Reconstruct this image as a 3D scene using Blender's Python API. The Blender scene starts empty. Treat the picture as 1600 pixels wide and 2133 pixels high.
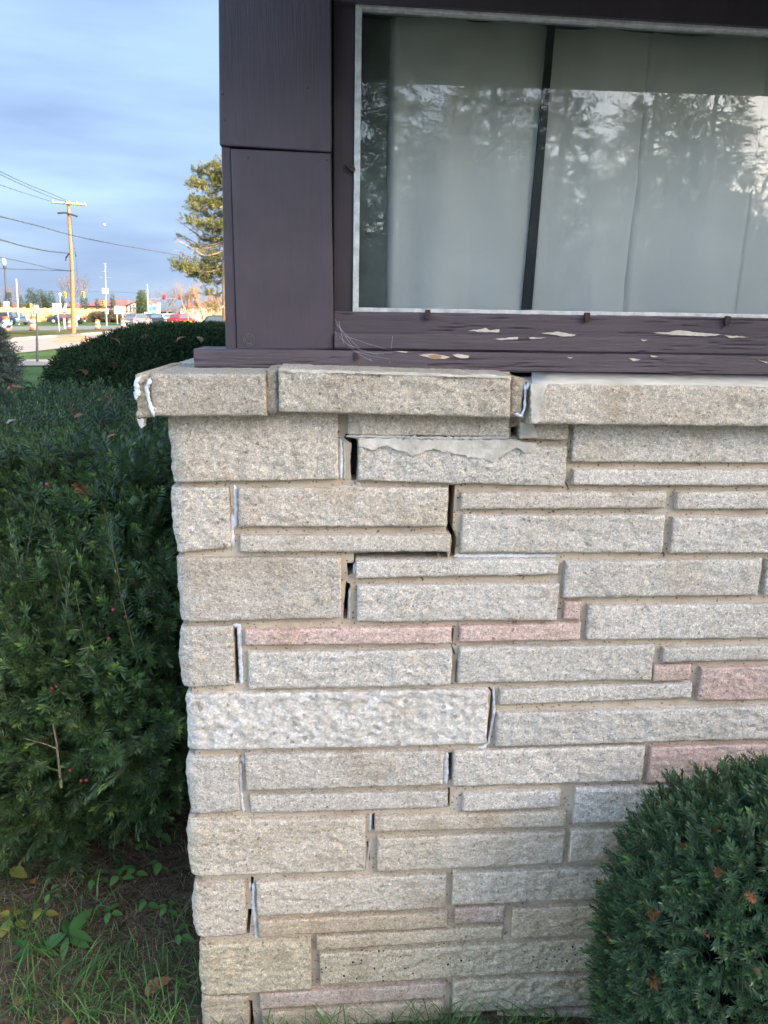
import bpy, bmesh, math, random
import numpy as np
from mathutils import Vector, Matrix
from mathutils.geometry import delaunay_2d_cdt

random.seed(7); RNG = np.random.default_rng(11)
R = math.radians
scene = bpy.context.scene
COL = scene.collection

# ---------------------------------------------------------------- camera
EYE = 1.72; PITCH = R(14.35); ROLL = 0.014; FPX = 1603.0
cam_d = bpy.data.cameras.new('camera'); cam = bpy.data.objects.new('camera', cam_d)
COL.objects.link(cam); scene.camera = cam
cam.location = (0, 0, EYE)
CM = Matrix.Rotation(R(90) - PITCH, 3, 'X') @ Matrix.Rotation(ROLL, 3, 'Z')
cam.rotation_euler = CM.to_euler()
cam_d.sensor_fit = 'VERTICAL'; cam_d.sensor_height = 24.0; cam_d.lens = 24.0 * FPX / 2133.0
cam_d.clip_start = 0.02; cam_d.clip_end = 6000
cam_d.dof.use_dof = True; cam_d.dof.focus_distance = 1.75; cam_d.dof.aperture_fstop = 10.0

# ---------------------------------------------------------------- sky and sun
SUN_EL = 19.0; SUN_AZ = 122.0            # azimuth clockwise from +Y: behind the camera, to the right
world = bpy.data.worlds.new('World'); scene.world = world; world.use_nodes = True
wn = world.node_tree; wn.nodes.clear()
def wnode(t, **k):
    n = wn.nodes.new(t)
    for a, v in k.items(): setattr(n, a, v)
    return n
sky = wnode('ShaderNodeTexSky', sky_type='NISHITA', sun_disc=False)
sky.sun_elevation = R(SUN_EL); sky.sun_rotation = R(SUN_AZ); sky.air_density = 0.9; sky.dust_density = 2.2; sky.ozone_density = 1.0
tc = wnode('ShaderNodeTexCoord'); mp = wnode('ShaderNodeMapping'); mp.inputs['Scale'].default_value = (1.0, 1.0, 5.5)
nz = wnode('ShaderNodeTexNoise'); nz.inputs['Scale'].default_value = 2.3; nz.inputs['Detail'].default_value = 5; nz.inputs['Roughness'].default_value = 0.5
rp = wnode('ShaderNodeValToRGB'); rp.color_ramp.elements[0].position = 0.38; rp.color_ramp.elements[0].color = (0.93, 0.93, 0.93, 1)
rp.color_ramp.elements[1].position = 0.62; rp.color_ramp.elements[1].color = (1, 1, 1, 1)
mx = wnode('ShaderNodeMix', data_type='RGBA'); 
cl = wnode('ShaderNodeMix', data_type='RGBA', blend_type='MULTIPLY'); cl.inputs['Factor'].default_value = 1.0; cl.inputs['B'].default_value = (0.215, 0.205, 0.23, 1)
wn.links.new(sky.outputs['Color'], cl.inputs['A']); cb = wnode('ShaderNodeMix', data_type='RGBA'); cb.inputs['Factor'].default_value = 0.88
hue = wnode('ShaderNodeValToRGB'); hue.color_ramp.elements[0].position = 0.36; hue.color_ramp.elements[0].color = (0.50, 0.73, 1.09, 1); hue.color_ramp.elements[1].position = 0.66; hue.color_ramp.elements[1].color = (0.41, 0.585, 0.95, 1)
wn.links.new(nz.outputs['Fac'], hue.inputs['Fac']); wn.links.new(hue.outputs['Color'], cb.inputs['B'])
wn.links.new(cl.outputs['Result'], cb.inputs['A']); wn.links.new(cb.outputs['Result'], mx.inputs['B'])
bg = wnode('ShaderNodeBackground'); bg.inputs['Strength'].default_value = 0.15
wo = wnode('ShaderNodeOutputWorld')
wn.links.new(tc.outputs['Generated'], mp.inputs['Vector']); wn.links.new(mp.outputs['Vector'], nz.inputs['Vector'])
sx = wnode('ShaderNodeSeparateXYZ'); wn.links.new(tc.outputs['Generated'], sx.inputs[0])
bank = wnode('ShaderNodeMapRange', interpolation_type='SMOOTHSTEP'); bank.inputs['From Min'].default_value = -0.25; bank.inputs['From Max'].default_value = 0.6
wn.links.new(sx.outputs['Y'], bank.inputs['Value'])
wn.links.new(nz.outputs['Fac'], rp.inputs['Fac'])
cm_ = wnode('ShaderNodeMath', operation='MULTIPLY'); wn.links.new(bank.outputs[0], cm_.inputs[0]); wn.links.new(rp.outputs['Color'], cm_.inputs[1])
wn.links.new(cm_.outputs[0], mx.inputs['Factor'])
wn.links.new(sky.outputs['Color'], mx.inputs['A']); wn.links.new(mx.outputs['Result'], bg.inputs['Color'])
wn.links.new(bg.outputs['Background'], wo.inputs['Surface'])
sd = bpy.data.lights.new('sun', 'SUN'); sd.energy = 2.0; sd.angle = R(0.5); sd.color = (1.0, 0.86, 0.66)
sun = bpy.data.objects.new('sun', sd); COL.objects.link(sun)
sdir = Vector((math.sin(R(SUN_AZ)) * math.cos(R(SUN_EL)), math.cos(R(SUN_AZ)) * math.cos(R(SUN_EL)), math.sin(R(SUN_EL))))
sun.rotation_euler = sdir.to_track_quat('Z', 'Y').to_euler(); sun.location = (0, -5, 30)
vs = scene.view_settings; vs.view_transform = 'Standard'; vs.look = 'None'; vs.gamma = 1; vs.use_curve_mapping = False
vs.exposure = 2.62

# ---------------------------------------------------------------- helpers
def tag(o, label=None, cat=None, group=None, kind=None):
    if label: o['label'] = label
    if cat: o['category'] = cat
    if group: o['group'] = group
    if kind: o['kind'] = kind
    return o
def empty(name, loc=(0, 0, 0), rz=0.0, label=None, cat=None, group=None, kind=None):
    o = bpy.data.objects.new(name, None); COL.objects.link(o); o.location = loc; o.rotation_euler = (0, 0, rz)
    o.empty_display_size = 0.1
    return tag(o, label, cat, group, kind)
def link_mesh(name, me, parent=None, mat=None):
    if mat is not None:
        for m in (mat if isinstance(mat, (list, tuple)) else [mat]): me.materials.append(m)
    o = bpy.data.objects.new(name, me); COL.objects.link(o)
    if parent is not None: o.parent = parent
    return o
class MB:
    """collects simple shapes; build() links them as one mesh object"""
    def __init__(s): s.v = []; s.f = []; s.sm = []
    def add(s, vs_, fs, smooth=False):
        n = len(s.v); s.v += [tuple(p) for p in vs_]; s.f += [tuple(i + n for i in f) for f in fs]; s.sm += [smooth] * len(fs); return s
    def box(s, a, b):
        x0, y0, z0 = a; x1, y1, z1 = b
        return s.add([(x0,y0,z0),(x1,y0,z0),(x1,y1,z0),(x0,y1,z0),(x0,y0,z1),(x1,y0,z1),(x1,y1,z1),(x0,y1,z1)],
                     [(0,3,2,1),(4,5,6,7),(0,1,5,4),(1,2,6,5),(2,3,7,6),(3,0,4,7)])
    def prism(s, poly, axis_off):
        """poly: list of 3D points (ccw seen from the front), axis_off: offset vector to the back"""
        n = len(poly); o = Vector(axis_off)
        vs_ = [Vector(p) for p in poly] + [Vector(p) + o for p in poly]
        fs = [tuple(range(n)), tuple(range(2 * n - 1, n - 1, -1))] + [(i, i + n, (i + 1) % n + n, (i + 1) % n) for i in range(n)]
        return s.add(vs_, fs)
    def tube(s, pts, rad, seg=6, cap=True, smooth=True):
        pts = [Vector(p) for p in pts]; rr = rad if isinstance(rad, (list, tuple)) else [rad] * len(pts)
        vs_ = []; fs = []; up = Vector((0, 0, 1))
        for i, p in enumerate(pts):
            d = (pts[min(i + 1, len(pts) - 1)] - pts[max(i - 1, 0)])
            if d.length < 1e-9: d = Vector((0, 0, 1))
            d.normalize(); a = d.cross(up if abs(d.z) < 0.95 else Vector((1, 0, 0))).normalized(); b = d.cross(a)
            for k in range(seg):
                t = 2 * math.pi * k / seg; vs_.append(p + (a * math.cos(t) + b * math.sin(t)) * rr[i])
        for i in range(len(pts) - 1):
            for k in range(seg):
                k2 = (k + 1) % seg; fs.append((i * seg + k, i * seg + k2, (i + 1) * seg + k2, (i + 1) * seg + k))
        s.add(vs_, fs, smooth)
        if cap:
            n = len(vs_); s.add(vs_[:seg], [tuple(range(seg))]); s.add(vs_[n - seg:], [tuple(range(seg - 1, -1, -1))])
        return s
    def lathe(s, prof, c=(0, 0, 0), seg=16, smooth=True):
        vs_ = []; fs = []
        for r, z in prof:
            for k in range(seg):
                t = 2 * math.pi * k / seg; vs_.append((c[0] + r * math.cos(t), c[1] + r * math.sin(t), c[2] + z))
        for i in range(len(prof) - 1):
            for k in range(seg):
                k2 = (k + 1) % seg; fs.append((i * seg + k, i * seg + k2, (i + 1) * seg + k2, (i + 1) * seg + k))
        return s.add(vs_, fs, smooth)
    def ball(s, c, r, seg=8, rings=6, sc=(1, 1, 1)):
        pr = [(max(1e-4, math.sin(math.pi * i / rings)) , -math.cos(math.pi * i / rings)) for i in range(rings + 1)]
        vs_ = []; fs = []
        for q, z in pr:
            for k in range(seg):
                t = 2 * math.pi * k / seg; vs_.append((c[0] + r * sc[0] * q * math.cos(t), c[1] + r * sc[1] * q * math.sin(t), c[2] + r * sc[2] * z))
        for i in range(rings):
            for k in range(seg):
                k2 = (k + 1) % seg; fs.append((i * seg + k, i * seg + k2, (i + 1) * seg + k2, (i + 1) * seg + k))
        return s.add(vs_, fs, True)
    def mesh(s, name):
        me = bpy.data.meshes.new(name); me.from_pydata(s.v, [], s.f); me.polygons.foreach_set('use_smooth', s.sm); me.update(); return me
    def build(s, name, mat=None, parent=None, bevel=0):
        o = link_mesh(name, s.mesh(name), parent, mat)
        if bevel:
            m = o.modifiers.new('bevel', 'BEVEL'); m.width = bevel; m.segments = 2; m.limit_method = 'ANGLE'; m.angle_limit = R(40)
        return o
def np_mesh(name, V, F, mat=None, parent=None, col=None, smooth=False):
    """V (n,3), F (m,k) arrays; col (n,3) vertex tint"""
    V = np.asarray(V, dtype=np.float32); F = np.asarray(F, dtype=np.int32)
    me = bpy.data.meshes.new(name); me.vertices.add(len(V)); me.vertices.foreach_set('co', V.ravel())
    k = F.shape[1]; me.loops.add(F.size); me.loops.foreach_set('vertex_index', F.ravel())
    me.polygons.add(len(F)); me.polygons.foreach_set('loop_start', np.arange(0, F.size, k, dtype=np.int32))
    try: me.polygons.foreach_set('loop_total', np.full(len(F), k, dtype=np.int32))
    except Exception: pass
    me.polygons.foreach_set('use_smooth', np.full(len(F), smooth, dtype=bool))
    if col is not None:
        a = me.attributes.new('tint', 'FLOAT_COLOR', 'POINT'); c4 = np.ones((len(V), 4), dtype=np.float32); c4[:, :3] = col
        a.data.foreach_set('color', c4.ravel())
    me.update(calc_edges=True); me.validate()
    return link_mesh(name, me, parent, mat)
def copy_tree(o, parent=None):
    c = o.copy(); COL.objects.link(c); c.parent = parent
    for ch in list(o.children): copy_tree(ch, c)
    return c

# value noise
def _h(ix, iy, iz, s):
    n = (ix * 374761393 + iy * 668265263 + iz * 2147483647 + s * 1274126177) & 0xFFFFFFFF
    n = ((n ^ (n >> 13)) * 1274126177) & 0xFFFFFFFF
    n = ((n ^ (n >> 16)) * 2246822519) & 0xFFFFFFFF
    return ((n ^ (n >> 15)) & 0xFFFF) / 65535.0
def vnoise(x, y, z=0.0, s=0):
    x = np.asarray(x, float); y = np.asarray(y, float); z = np.zeros_like(x) + z
    ix = np.floor(x).astype(np.int64); iy = np.floor(y).astype(np.int64); iz = np.floor(z).astype(np.int64)
    fx = x - ix; fy = y - iy; fz = z - iz
    fx = fx * fx * (3 - 2 * fx); fy = fy * fy * (3 - 2 * fy); fz = fz * fz * (3 - 2 * fz)
    def L(a, b, t): return a + (b - a) * t
    r = L(L(L(_h(ix,iy,iz,s), _h(ix+1,iy,iz,s), fx), L(_h(ix,iy+1,iz,s), _h(ix+1,iy+1,iz,s), fx), fy),
          L(L(_h(ix,iy,iz+1,s), _h(ix+1,iy,iz+1,s), fx), L(_h(ix,iy+1,iz+1,s), _h(ix+1,iy+1,iz+1,s), fx), fy), fz)
    return r - 0.5
def fbm(x, y, z=0.0, s=0, o=4, g=0.5):
    t = 0; a = 1.0
    for i in range(o): t = t + a * vnoise(np.asarray(x) * 2**i, np.asarray(y) * 2**i, z * 2**i, s + i * 17); a *= g
    return t

# ---------------------------------------------------------------- pixels of the photograph -> points of the place
def ray(px, py):
    return CM @ Vector(((px - 800.0) / FPX, -(py - 1066.5) / FPX, -1.0))
C0 = Vector((0, 0, EYE))
def G(px, py, z=0.0):
    d = ray(px, py); t = (z - EYE) / d.z; return C0 + d * t
def at(px, py, dist):
    d = ray(px, py); return C0 + d * (dist / d.y)
THETA = R(4.04); W0 = Vector((0, 1.55, 0))
WM = Matrix.Rotation(THETA, 3, 'Z'); WI = WM.inverted()
CL = WI @ (C0 - W0)
def WL(px, py, w):
    """point of the wall frame (u, w, z) seen at a pixel, on the plane at depth w behind the stone faces"""
    d = WI @ ray(px, py); t = (w - CL.y) / d.y; p = CL + d * t; return Vector((p.x, w, p.z))

# ---------------------------------------------------------------- materials
def new_mat(name):
    m = bpy.data.materials.new(name); m.use_nodes = True; nt = m.node_tree; return m, nt, nt.nodes['Principled BSDF']
def N(nt, t, **k):
    n = nt.nodes.new(t)
    for a, v in k.items(): setattr(n, a, v)
    return n
def ramp(nt, fac, stops):
    r = N(nt, 'ShaderNodeValToRGB'); el = r.color_ramp.elements
    while len(el) < len(stops): el.new(0.5)
    for e, (p, c) in zip(el, stops): e.position = p; e.color = (*c, 1) if len(c) == 3 else c
    nt.links.new(fac, r.inputs['Fac']); return r.outputs['Color']
def g3(v): return (v, v, v)
def mixc(nt, a, b, fac=1.0, mode='MULTIPLY'):
    m = N(nt, 'ShaderNodeMix', data_type='RGBA', blend_type=mode)
    for sock, v in (('A', a), ('B', b), ('Factor', fac)):
        if isinstance(v, (int, float)): m.inputs[sock].default_value = v
        elif isinstance(v, tuple): m.inputs[sock].default_value = (*v, 1)
        else: nt.links.new(v, m.inputs[sock])
    return m.outputs['Result']
def noise(nt, vec, scale, detail=4, rough=0.55, dist=0.0):
    n = N(nt, 'ShaderNodeTexNoise'); n.inputs['Scale'].default_value = scale; n.inputs['Detail'].default_value = detail
    n.inputs['Roughness'].default_value = rough; n.inputs['Distortion'].default_value = dist
    nt.links.new(vec, n.inputs['Vector']); return n.outputs['Fac']
def coords(nt, kind='Object', scale=(1, 1, 1)):
    t = N(nt, 'ShaderNodeTexCoord'); m = N(nt, 'ShaderNodeMapping'); m.inputs['Scale'].default_value = scale
    nt.links.new(t.outputs[kind], m.inputs['Vector']); return m.outputs['Vector']
def bump(nt, h, strength, dist, normal=None):
    b = N(nt, 'ShaderNodeBump'); b.inputs['Strength'].default_value = strength; b.inputs['Distance'].default_value = dist
    nt.links.new(h, b.inputs['Height'])
    if normal is not None: nt.links.new(normal, b.inputs['Normal'])
    return b.outputs['Normal']
def plain(name, c, rough=0.6, metal=0.0, var=0.25, scale=20, bscale=None, bs=0.3, bd=0.002, stretch=(1, 1, 1), spec=0.5):
    m, nt, b = new_mat(name); v = coords(nt, 'Object', stretch)
    col = mixc(nt, c, ramp(nt, noise(nt, v, scale), [(0.3, g3(1 - var)), (0.7, g3(1 + var))]))
    nt.links.new(col, b.inputs['Base Color']); b.inputs['Roughness'].default_value = rough; b.inputs['Metallic'].default_value = metal
    b.inputs['Specular IOR Level'].default_value = spec
    if bscale: nt.links.new(bump(nt, noise(nt, v, bscale, 5), bs, bd), b.inputs['Normal'])
    return m
def stone_mat(name, agg=230.0, pits=0.0, contrast=0.20, relief=1.0):
    """split-face cast stone: aggregate grains in the object's own colour, with pits and weathering"""
    m, nt, b = new_mat(name); v0 = coords(nt, 'Object')
    oi = N(nt, 'ShaderNodeObjectInfo')
    rs = N(nt, 'ShaderNodeMath', operation='MULTIPLY_ADD'); nt.links.new(oi.outputs['Random'], rs.inputs[0]); rs.inputs[1].default_value = 0.55; rs.inputs[2].default_value = 0.72
    sv0 = N(nt, 'ShaderNodeVectorMath', operation='SCALE'); nt.links.new(v0, sv0.inputs[0]); nt.links.new(rs.outputs[0], sv0.inputs['Scale'])
    ro = N(nt, 'ShaderNodeMath', operation='MULTIPLY'); nt.links.new(oi.outputs['Random'], ro.inputs[0]); ro.inputs[1].default_value = 37.0
    av = N(nt, 'ShaderNodeVectorMath', operation='ADD'); nt.links.new(sv0.outputs[0], av.inputs[0]); nt.links.new(ro.outputs[0], av.inputs[1]); v = av.outputs[0]
    vd = N(nt, 'ShaderNodeVectorMath', operation='ADD')
    nn = N(nt, 'ShaderNodeTexNoise'); nn.inputs['Scale'].default_value = agg * 0.6; nt.links.new(v, nn.inputs['Vector'])
    sc = N(nt, 'ShaderNodeVectorMath', operation='SCALE'); sc.inputs['Scale'].default_value = 0.9 / agg
    nt.links.new(nn.outputs['Color'], sc.inputs[0]); nt.links.new(v, vd.inputs[0]); nt.links.new(sc.outputs[0], vd.inputs[1])
    vo = N(nt, 'ShaderNodeTexVoronoi'); vo.inputs['Scale'].default_value = agg; nt.links.new(vd.outputs[0], vo.inputs['Vector'])
    sep = N(nt, 'ShaderNodeSeparateColor'); nt.links.new(vo.outputs['Color'], sep.inputs[0])
    grain = ramp(nt, sep.outputs[0], [(0.0, g3(1 - contrast * 1.3)), (0.35, (0.93, 0.92, 0.90)), (0.75, (1.03, 1.02, 1.0)), (1.0, (1 + contrast, 1 + contrast, 1 + contrast * 1.05))])
    vo2 = N(nt, 'ShaderNodeTexVoronoi'); vo2.inputs['Scale'].default_value = agg * 2.1; nt.links.new(v, vo2.inputs['Vector']); sp2 = N(nt, 'ShaderNodeSeparateColor'); nt.links.new(vo2.outputs['Color'], sp2.inputs[0])
    grain = mixc(nt, grain, ramp(nt, sp2.outputs[0], [(0.0, g3(0.86)), (0.5, g3(1.0)), (1.0, g3(1.12))]))
    ve = N(nt, 'ShaderNodeTexVoronoi', feature='DISTANCE_TO_EDGE'); ve.inputs['Scale'].default_value = agg * 1.25; nt.links.new(vd.outputs[0], ve.inputs['Vector'])
    grain = mixc(nt, grain, ramp(nt, ve.outputs['Distance'], [(0.0, (0.62, 0.59, 0.56)), (0.10, (0.90, 0.89, 0.88)), (0.22, g3(1.06))]), 0.9 if agg > 150 else 0.4)
    mpv = N(nt, 'ShaderNodeMapping'); mpv.inputs['Scale'].default_value = (0.75, 1, 1.3); nt.links.new(v, mpv.inputs['Vector'])
    gr = N(nt, 'ShaderNodeTexNoise'); gr.inputs['Scale'].default_value = 105 if agg > 150 else 60; gr.inputs['Detail'].default_value = 9; gr.inputs['Roughness'].default_value = 0.78; nt.links.new(mpv.outputs[0], gr.inputs['Vector']); grit = gr.outputs['Fac']
    grain = mixc(nt, grain, ramp(nt, grit, [(0.33, (0.56, 0.52, 0.49)), (0.41, (0.92, 0.91, 0.90)), (0.50, g3(1.02)), (0.66, g3(1.12))]), 0.8)
    col = mixc(nt, oi.outputs['Color'], grain)
    dk = ramp(nt, sep.outputs[1], [(0.0, (0.35, 0.31, 0.29)), (0.018, (0.5, 0.46, 0.42)), (0.03, g3(1))])
    col = mixc(nt, col, dk, 0.7)
    warm = ramp(nt, noise(nt, v, 7.0, 5, 0.65), [(0.30, (0.84, 0.78, 0.71)), (0.47, g3(1.0)), (0.7, (1.06, 1.05, 1.06))])
    streak = ramp(nt, noise(nt, coords(nt, 'Object', (9, 9, 1.3)), 2.2, 6, 0.7), [(0.30, (0.80, 0.78, 0.75)), (0.48, g3(1.0))]); col = mixc(nt, col, streak, 0.7)
    col = mixc(nt, col, warm)
    grime = ramp(nt, noise(nt, v, 55.0, 6, 0.65), [(0.30, g3(0.62)), (0.46, g3(1.0))])
    col = mixc(nt, col, grime, 0.5)
    if pits:
        vp = N(nt, 'ShaderNodeTexVoronoi'); vp.inputs['Scale'].default_value = 85; nt.links.new(v, vp.inputs['Vector'])
        s2 = N(nt, 'ShaderNodeSeparateColor'); nt.links.new(vp.outputs['Color'], s2.inputs[0])
        mm = N(nt, 'ShaderNodeMath', operation='MULTIPLY'); nt.links.new(s2.outputs[0], mm.inputs[0]); mm.inputs[1].default_value = 0.55
        lt = N(nt, 'ShaderNodeMath', operation='LESS_THAN'); nt.links.new(vp.outputs['Distance'], lt.inputs[0])
        sb = N(nt, 'ShaderNodeMath', operation='SUBTRACT'); nt.links.new(mm.outputs[0], sb.inputs[0]); sb.inputs[1].default_value = 0.55 - pits
        nt.links.new(sb.outputs[0], lt.inputs[1])
        col = mixc(nt, col, (0.03, 0.028, 0.03), lt.outputs[0], 'MIX')
    nt.links.new(col, b.inputs['Base Color']); b.inputs['Roughness'].default_value = 0.85; b.inputs['Specular IOR Level'].default_value = 0.35
    n1 = bump(nt, vo.outputs['Distance'], 0.25 * relief, 0.0022)
    n2 = bump(nt, grit, 1.0, 0.0075, n1)
    nt.links.new(n2, b.inputs['Normal']); return m
M = {}
M['stone'] = stone_mat('split_stone'); M['stone_coarse'] = stone_mat('coarse_stone', 135.0, 0, 0.20, 1.0); M['stone_pits'] = stone_mat('pitted_stone', 260.0, 0.30, 0.25)
def mortar_mat():
    m, nt, b = new_mat('mortar'); v = coords(nt, 'Object')
    col = ramp(nt, noise(nt, v, 14, 5, 0.6), [(0.3, (0.42, 0.33, 0.235)), (0.5, (0.53, 0.435, 0.325)), (0.72, (0.60, 0.515, 0.41))])
    vo = N(nt, 'ShaderNodeTexVoronoi'); vo.inputs['Scale'].default_value = 300; nt.links.new(v, vo.inputs['Vector'])
    sep = N(nt, 'ShaderNodeSeparateColor'); nt.links.new(vo.outputs['Color'], sep.inputs[0])
    col = mixc(nt, col, ramp(nt, sep.outputs[0], [(0.0, (0.25, 0.2, 0.17)), (0.035, (0.4, 0.35, 0.3)), (0.06, g3(1)), (0.95, g3(1)), (1.0, g3(1.25))]))
    nt.links.new(col, b.inputs['Base Color']); b.inputs['Roughness'].default_value = 0.92
    nt.links.new(bump(nt, noise(nt, v, 260, 5, 0.65), 0.5, 0.0012), b.inputs['Normal']); return m
M['mortar'] = mortar_mat()
M['wash'] = plain('smooth_cement', (0.60, 0.55, 0.465), 0.9, var=0.2, scale=18, bscale=160, bs=0.3, bd=0.001)
M['smear'] = plain('mortar_smear', (0.55, 0.505, 0.435), 0.95, var=0.3, scale=26, bscale=130, bs=0.8, bd=0.003)
M['joint'] = plain('rough_cement', (0.36, 0.33, 0.275), 0.92, var=0.35, scale=30, bscale=110, bs=1.0, bd=0.006)
M['caulk'] = plain('white_caulk', (0.74, 0.76, 0.80), 0.6, var=0.16, scale=90, bscale=220, bs=0.6, bd=0.0015)
M['tancaulk'] = plain('grey_caulk', (0.52, 0.50, 0.46), 0.7, var=0.2, scale=60, bscale=160, bs=0.5, bd=0.0015)
M['dark'] = plain('wall_core', (0.05, 0.045, 0.04), 0.95, var=0.3, scale=30)  # near-black: the shade deep in the open cracks is in its colour
def paint_mat(name, c, stretch, crack=0.6):
    m, nt, b = new_mat(name); v = coords(nt, 'Object', stretch)
    col = mixc(nt, c, ramp(nt, noise(nt, coords(nt, 'Object'), 5, 5, 0.6), [(0.3, (0.82, 0.84, 0.84)), (0.7, (1.18, 1.14, 1.16))]))
    col = mixc(nt, col, ramp(nt, noise(nt, v, 30, 6, 0.7), [(0.28, g3(0.55)), (0.36, g3(1.0)), (0.75, g3(1.12))]), crack)
    nt.links.new(col, b.inputs['Base Color'])
    nt.links.new(ramp(nt, noise(nt, v, 12, 4), [(0.3, g3(0.42)), (0.7, g3(0.62))]), b.inputs['Roughness'])
    n1 = bump(nt, noise(nt, v, 22, 7, 0.68), 0.8 * crack, 0.004); n2 = bump(nt, noise(nt, coords(nt, 'Object'), 90, 3), 0.15, 0.001, n1)
    nt.links.new(n2, b.inputs['Normal']); b.inputs['Specular IOR Level'].default_value = 0.4; return m
PURP = (0.080, 0.062, 0.072)
M['paint_v'] = paint_mat('plum_paint_upright', PURP, (9, 9, 0.5), 0.45)
M['paint_h'] = paint_mat('plum_paint_weathered', (0.100, 0.079, 0.090), (0.6, 6, 16), 0.9)
M['paint_dk'] = paint_mat('plum_paint_casing', (0.055, 0.042, 0.048), (8, 8, 0.6), 0.3)
M['alu'] = plain('weathered_aluminium', (0.62, 0.62, 0.60), 0.5, metal=0.35, var=0.25, scale=60, bscale=200, bs=0.2, bd=0.0005, stretch=(1, 1, 1))
M['clip'] = plain('rusty_clip', (0.055, 0.028, 0.03), 0.5, metal=0.3, var=0.4, scale=120, bscale=300)
M['wood_bare'] = plain('bare_wood', (0.50, 0.28, 0.11), 0.8, var=0.3, scale=60, stretch=(0.2, 1, 1))
M['primer'] = plain('old_primer', (0.62, 0.56, 0.47), 0.8, var=0.15, scale=80)

# ================================================================= THE BUILDING CORNER
def local_root(name, label, cat):
    return empty(name, W0, THETA, label, cat)
def block(face, back, nu, nv):
    """closed block from a (nv+1, nu+1, 3) front grid and a function giving the back point of a rim point"""
    V = list(face.reshape(-1, 3)); F = []
    idx = np.arange((nu + 1) * (nv + 1)).reshape(nv + 1, nu + 1)
    a = idx[:-1, :-1].ravel(); b = idx[:-1, 1:].ravel(); c = idx[1:, 1:].ravel(); d = idx[1:, :-1].ravel()
    F = np.stack([a, b, c, d], 1).tolist()
    rim = list(idx[0, :]) + list(idx[1:, -1]) + list(idx[-1, -2::-1]) + list(idx[-2:0:-1, 0])
    base = len(V); V += [back(V[i]) for i in rim]; n = len(rim)
    for i in range(n):
        j = (i + 1) % n; F.append([rim[i], base + i, base + j, rim[j]])
    return np.array(V), F
def facets(U, Z, cell, seed, grad=0.35, off=0.25):
    """angular split facets: each jittered cell is a tilted plane"""
    gu, gz = U / cell, Z / (cell * 0.75); iu = np.floor(gu).astype(np.int64); iz = np.floor(gz).astype(np.int64); best = np.full(U.shape, 9e9); H = np.zeros(U.shape)
    for du in (-1, 0, 1):
        for dz in (-1, 0, 1):
            cu, cz = iu + du, iz + dz; ju = cu + _h(cu, cz, 0, seed); jz = cz + _h(cu, cz, 1, seed); d = (gu - ju) ** 2 + (gz - jz) ** 2
            a = (_h(cu, cz, 2, seed) - 0.5) * 2 * grad; b = (_h(cu, cz, 3, seed) - 0.5) * 2 * grad; o = (_h(cu, cz, 4, seed) - 0.5) * off
            h = a * (gu - ju) + b * (gz - jz) + o; k = d < best; best = np.where(k, d, best); H = np.where(k, h, H)
    return H
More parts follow.
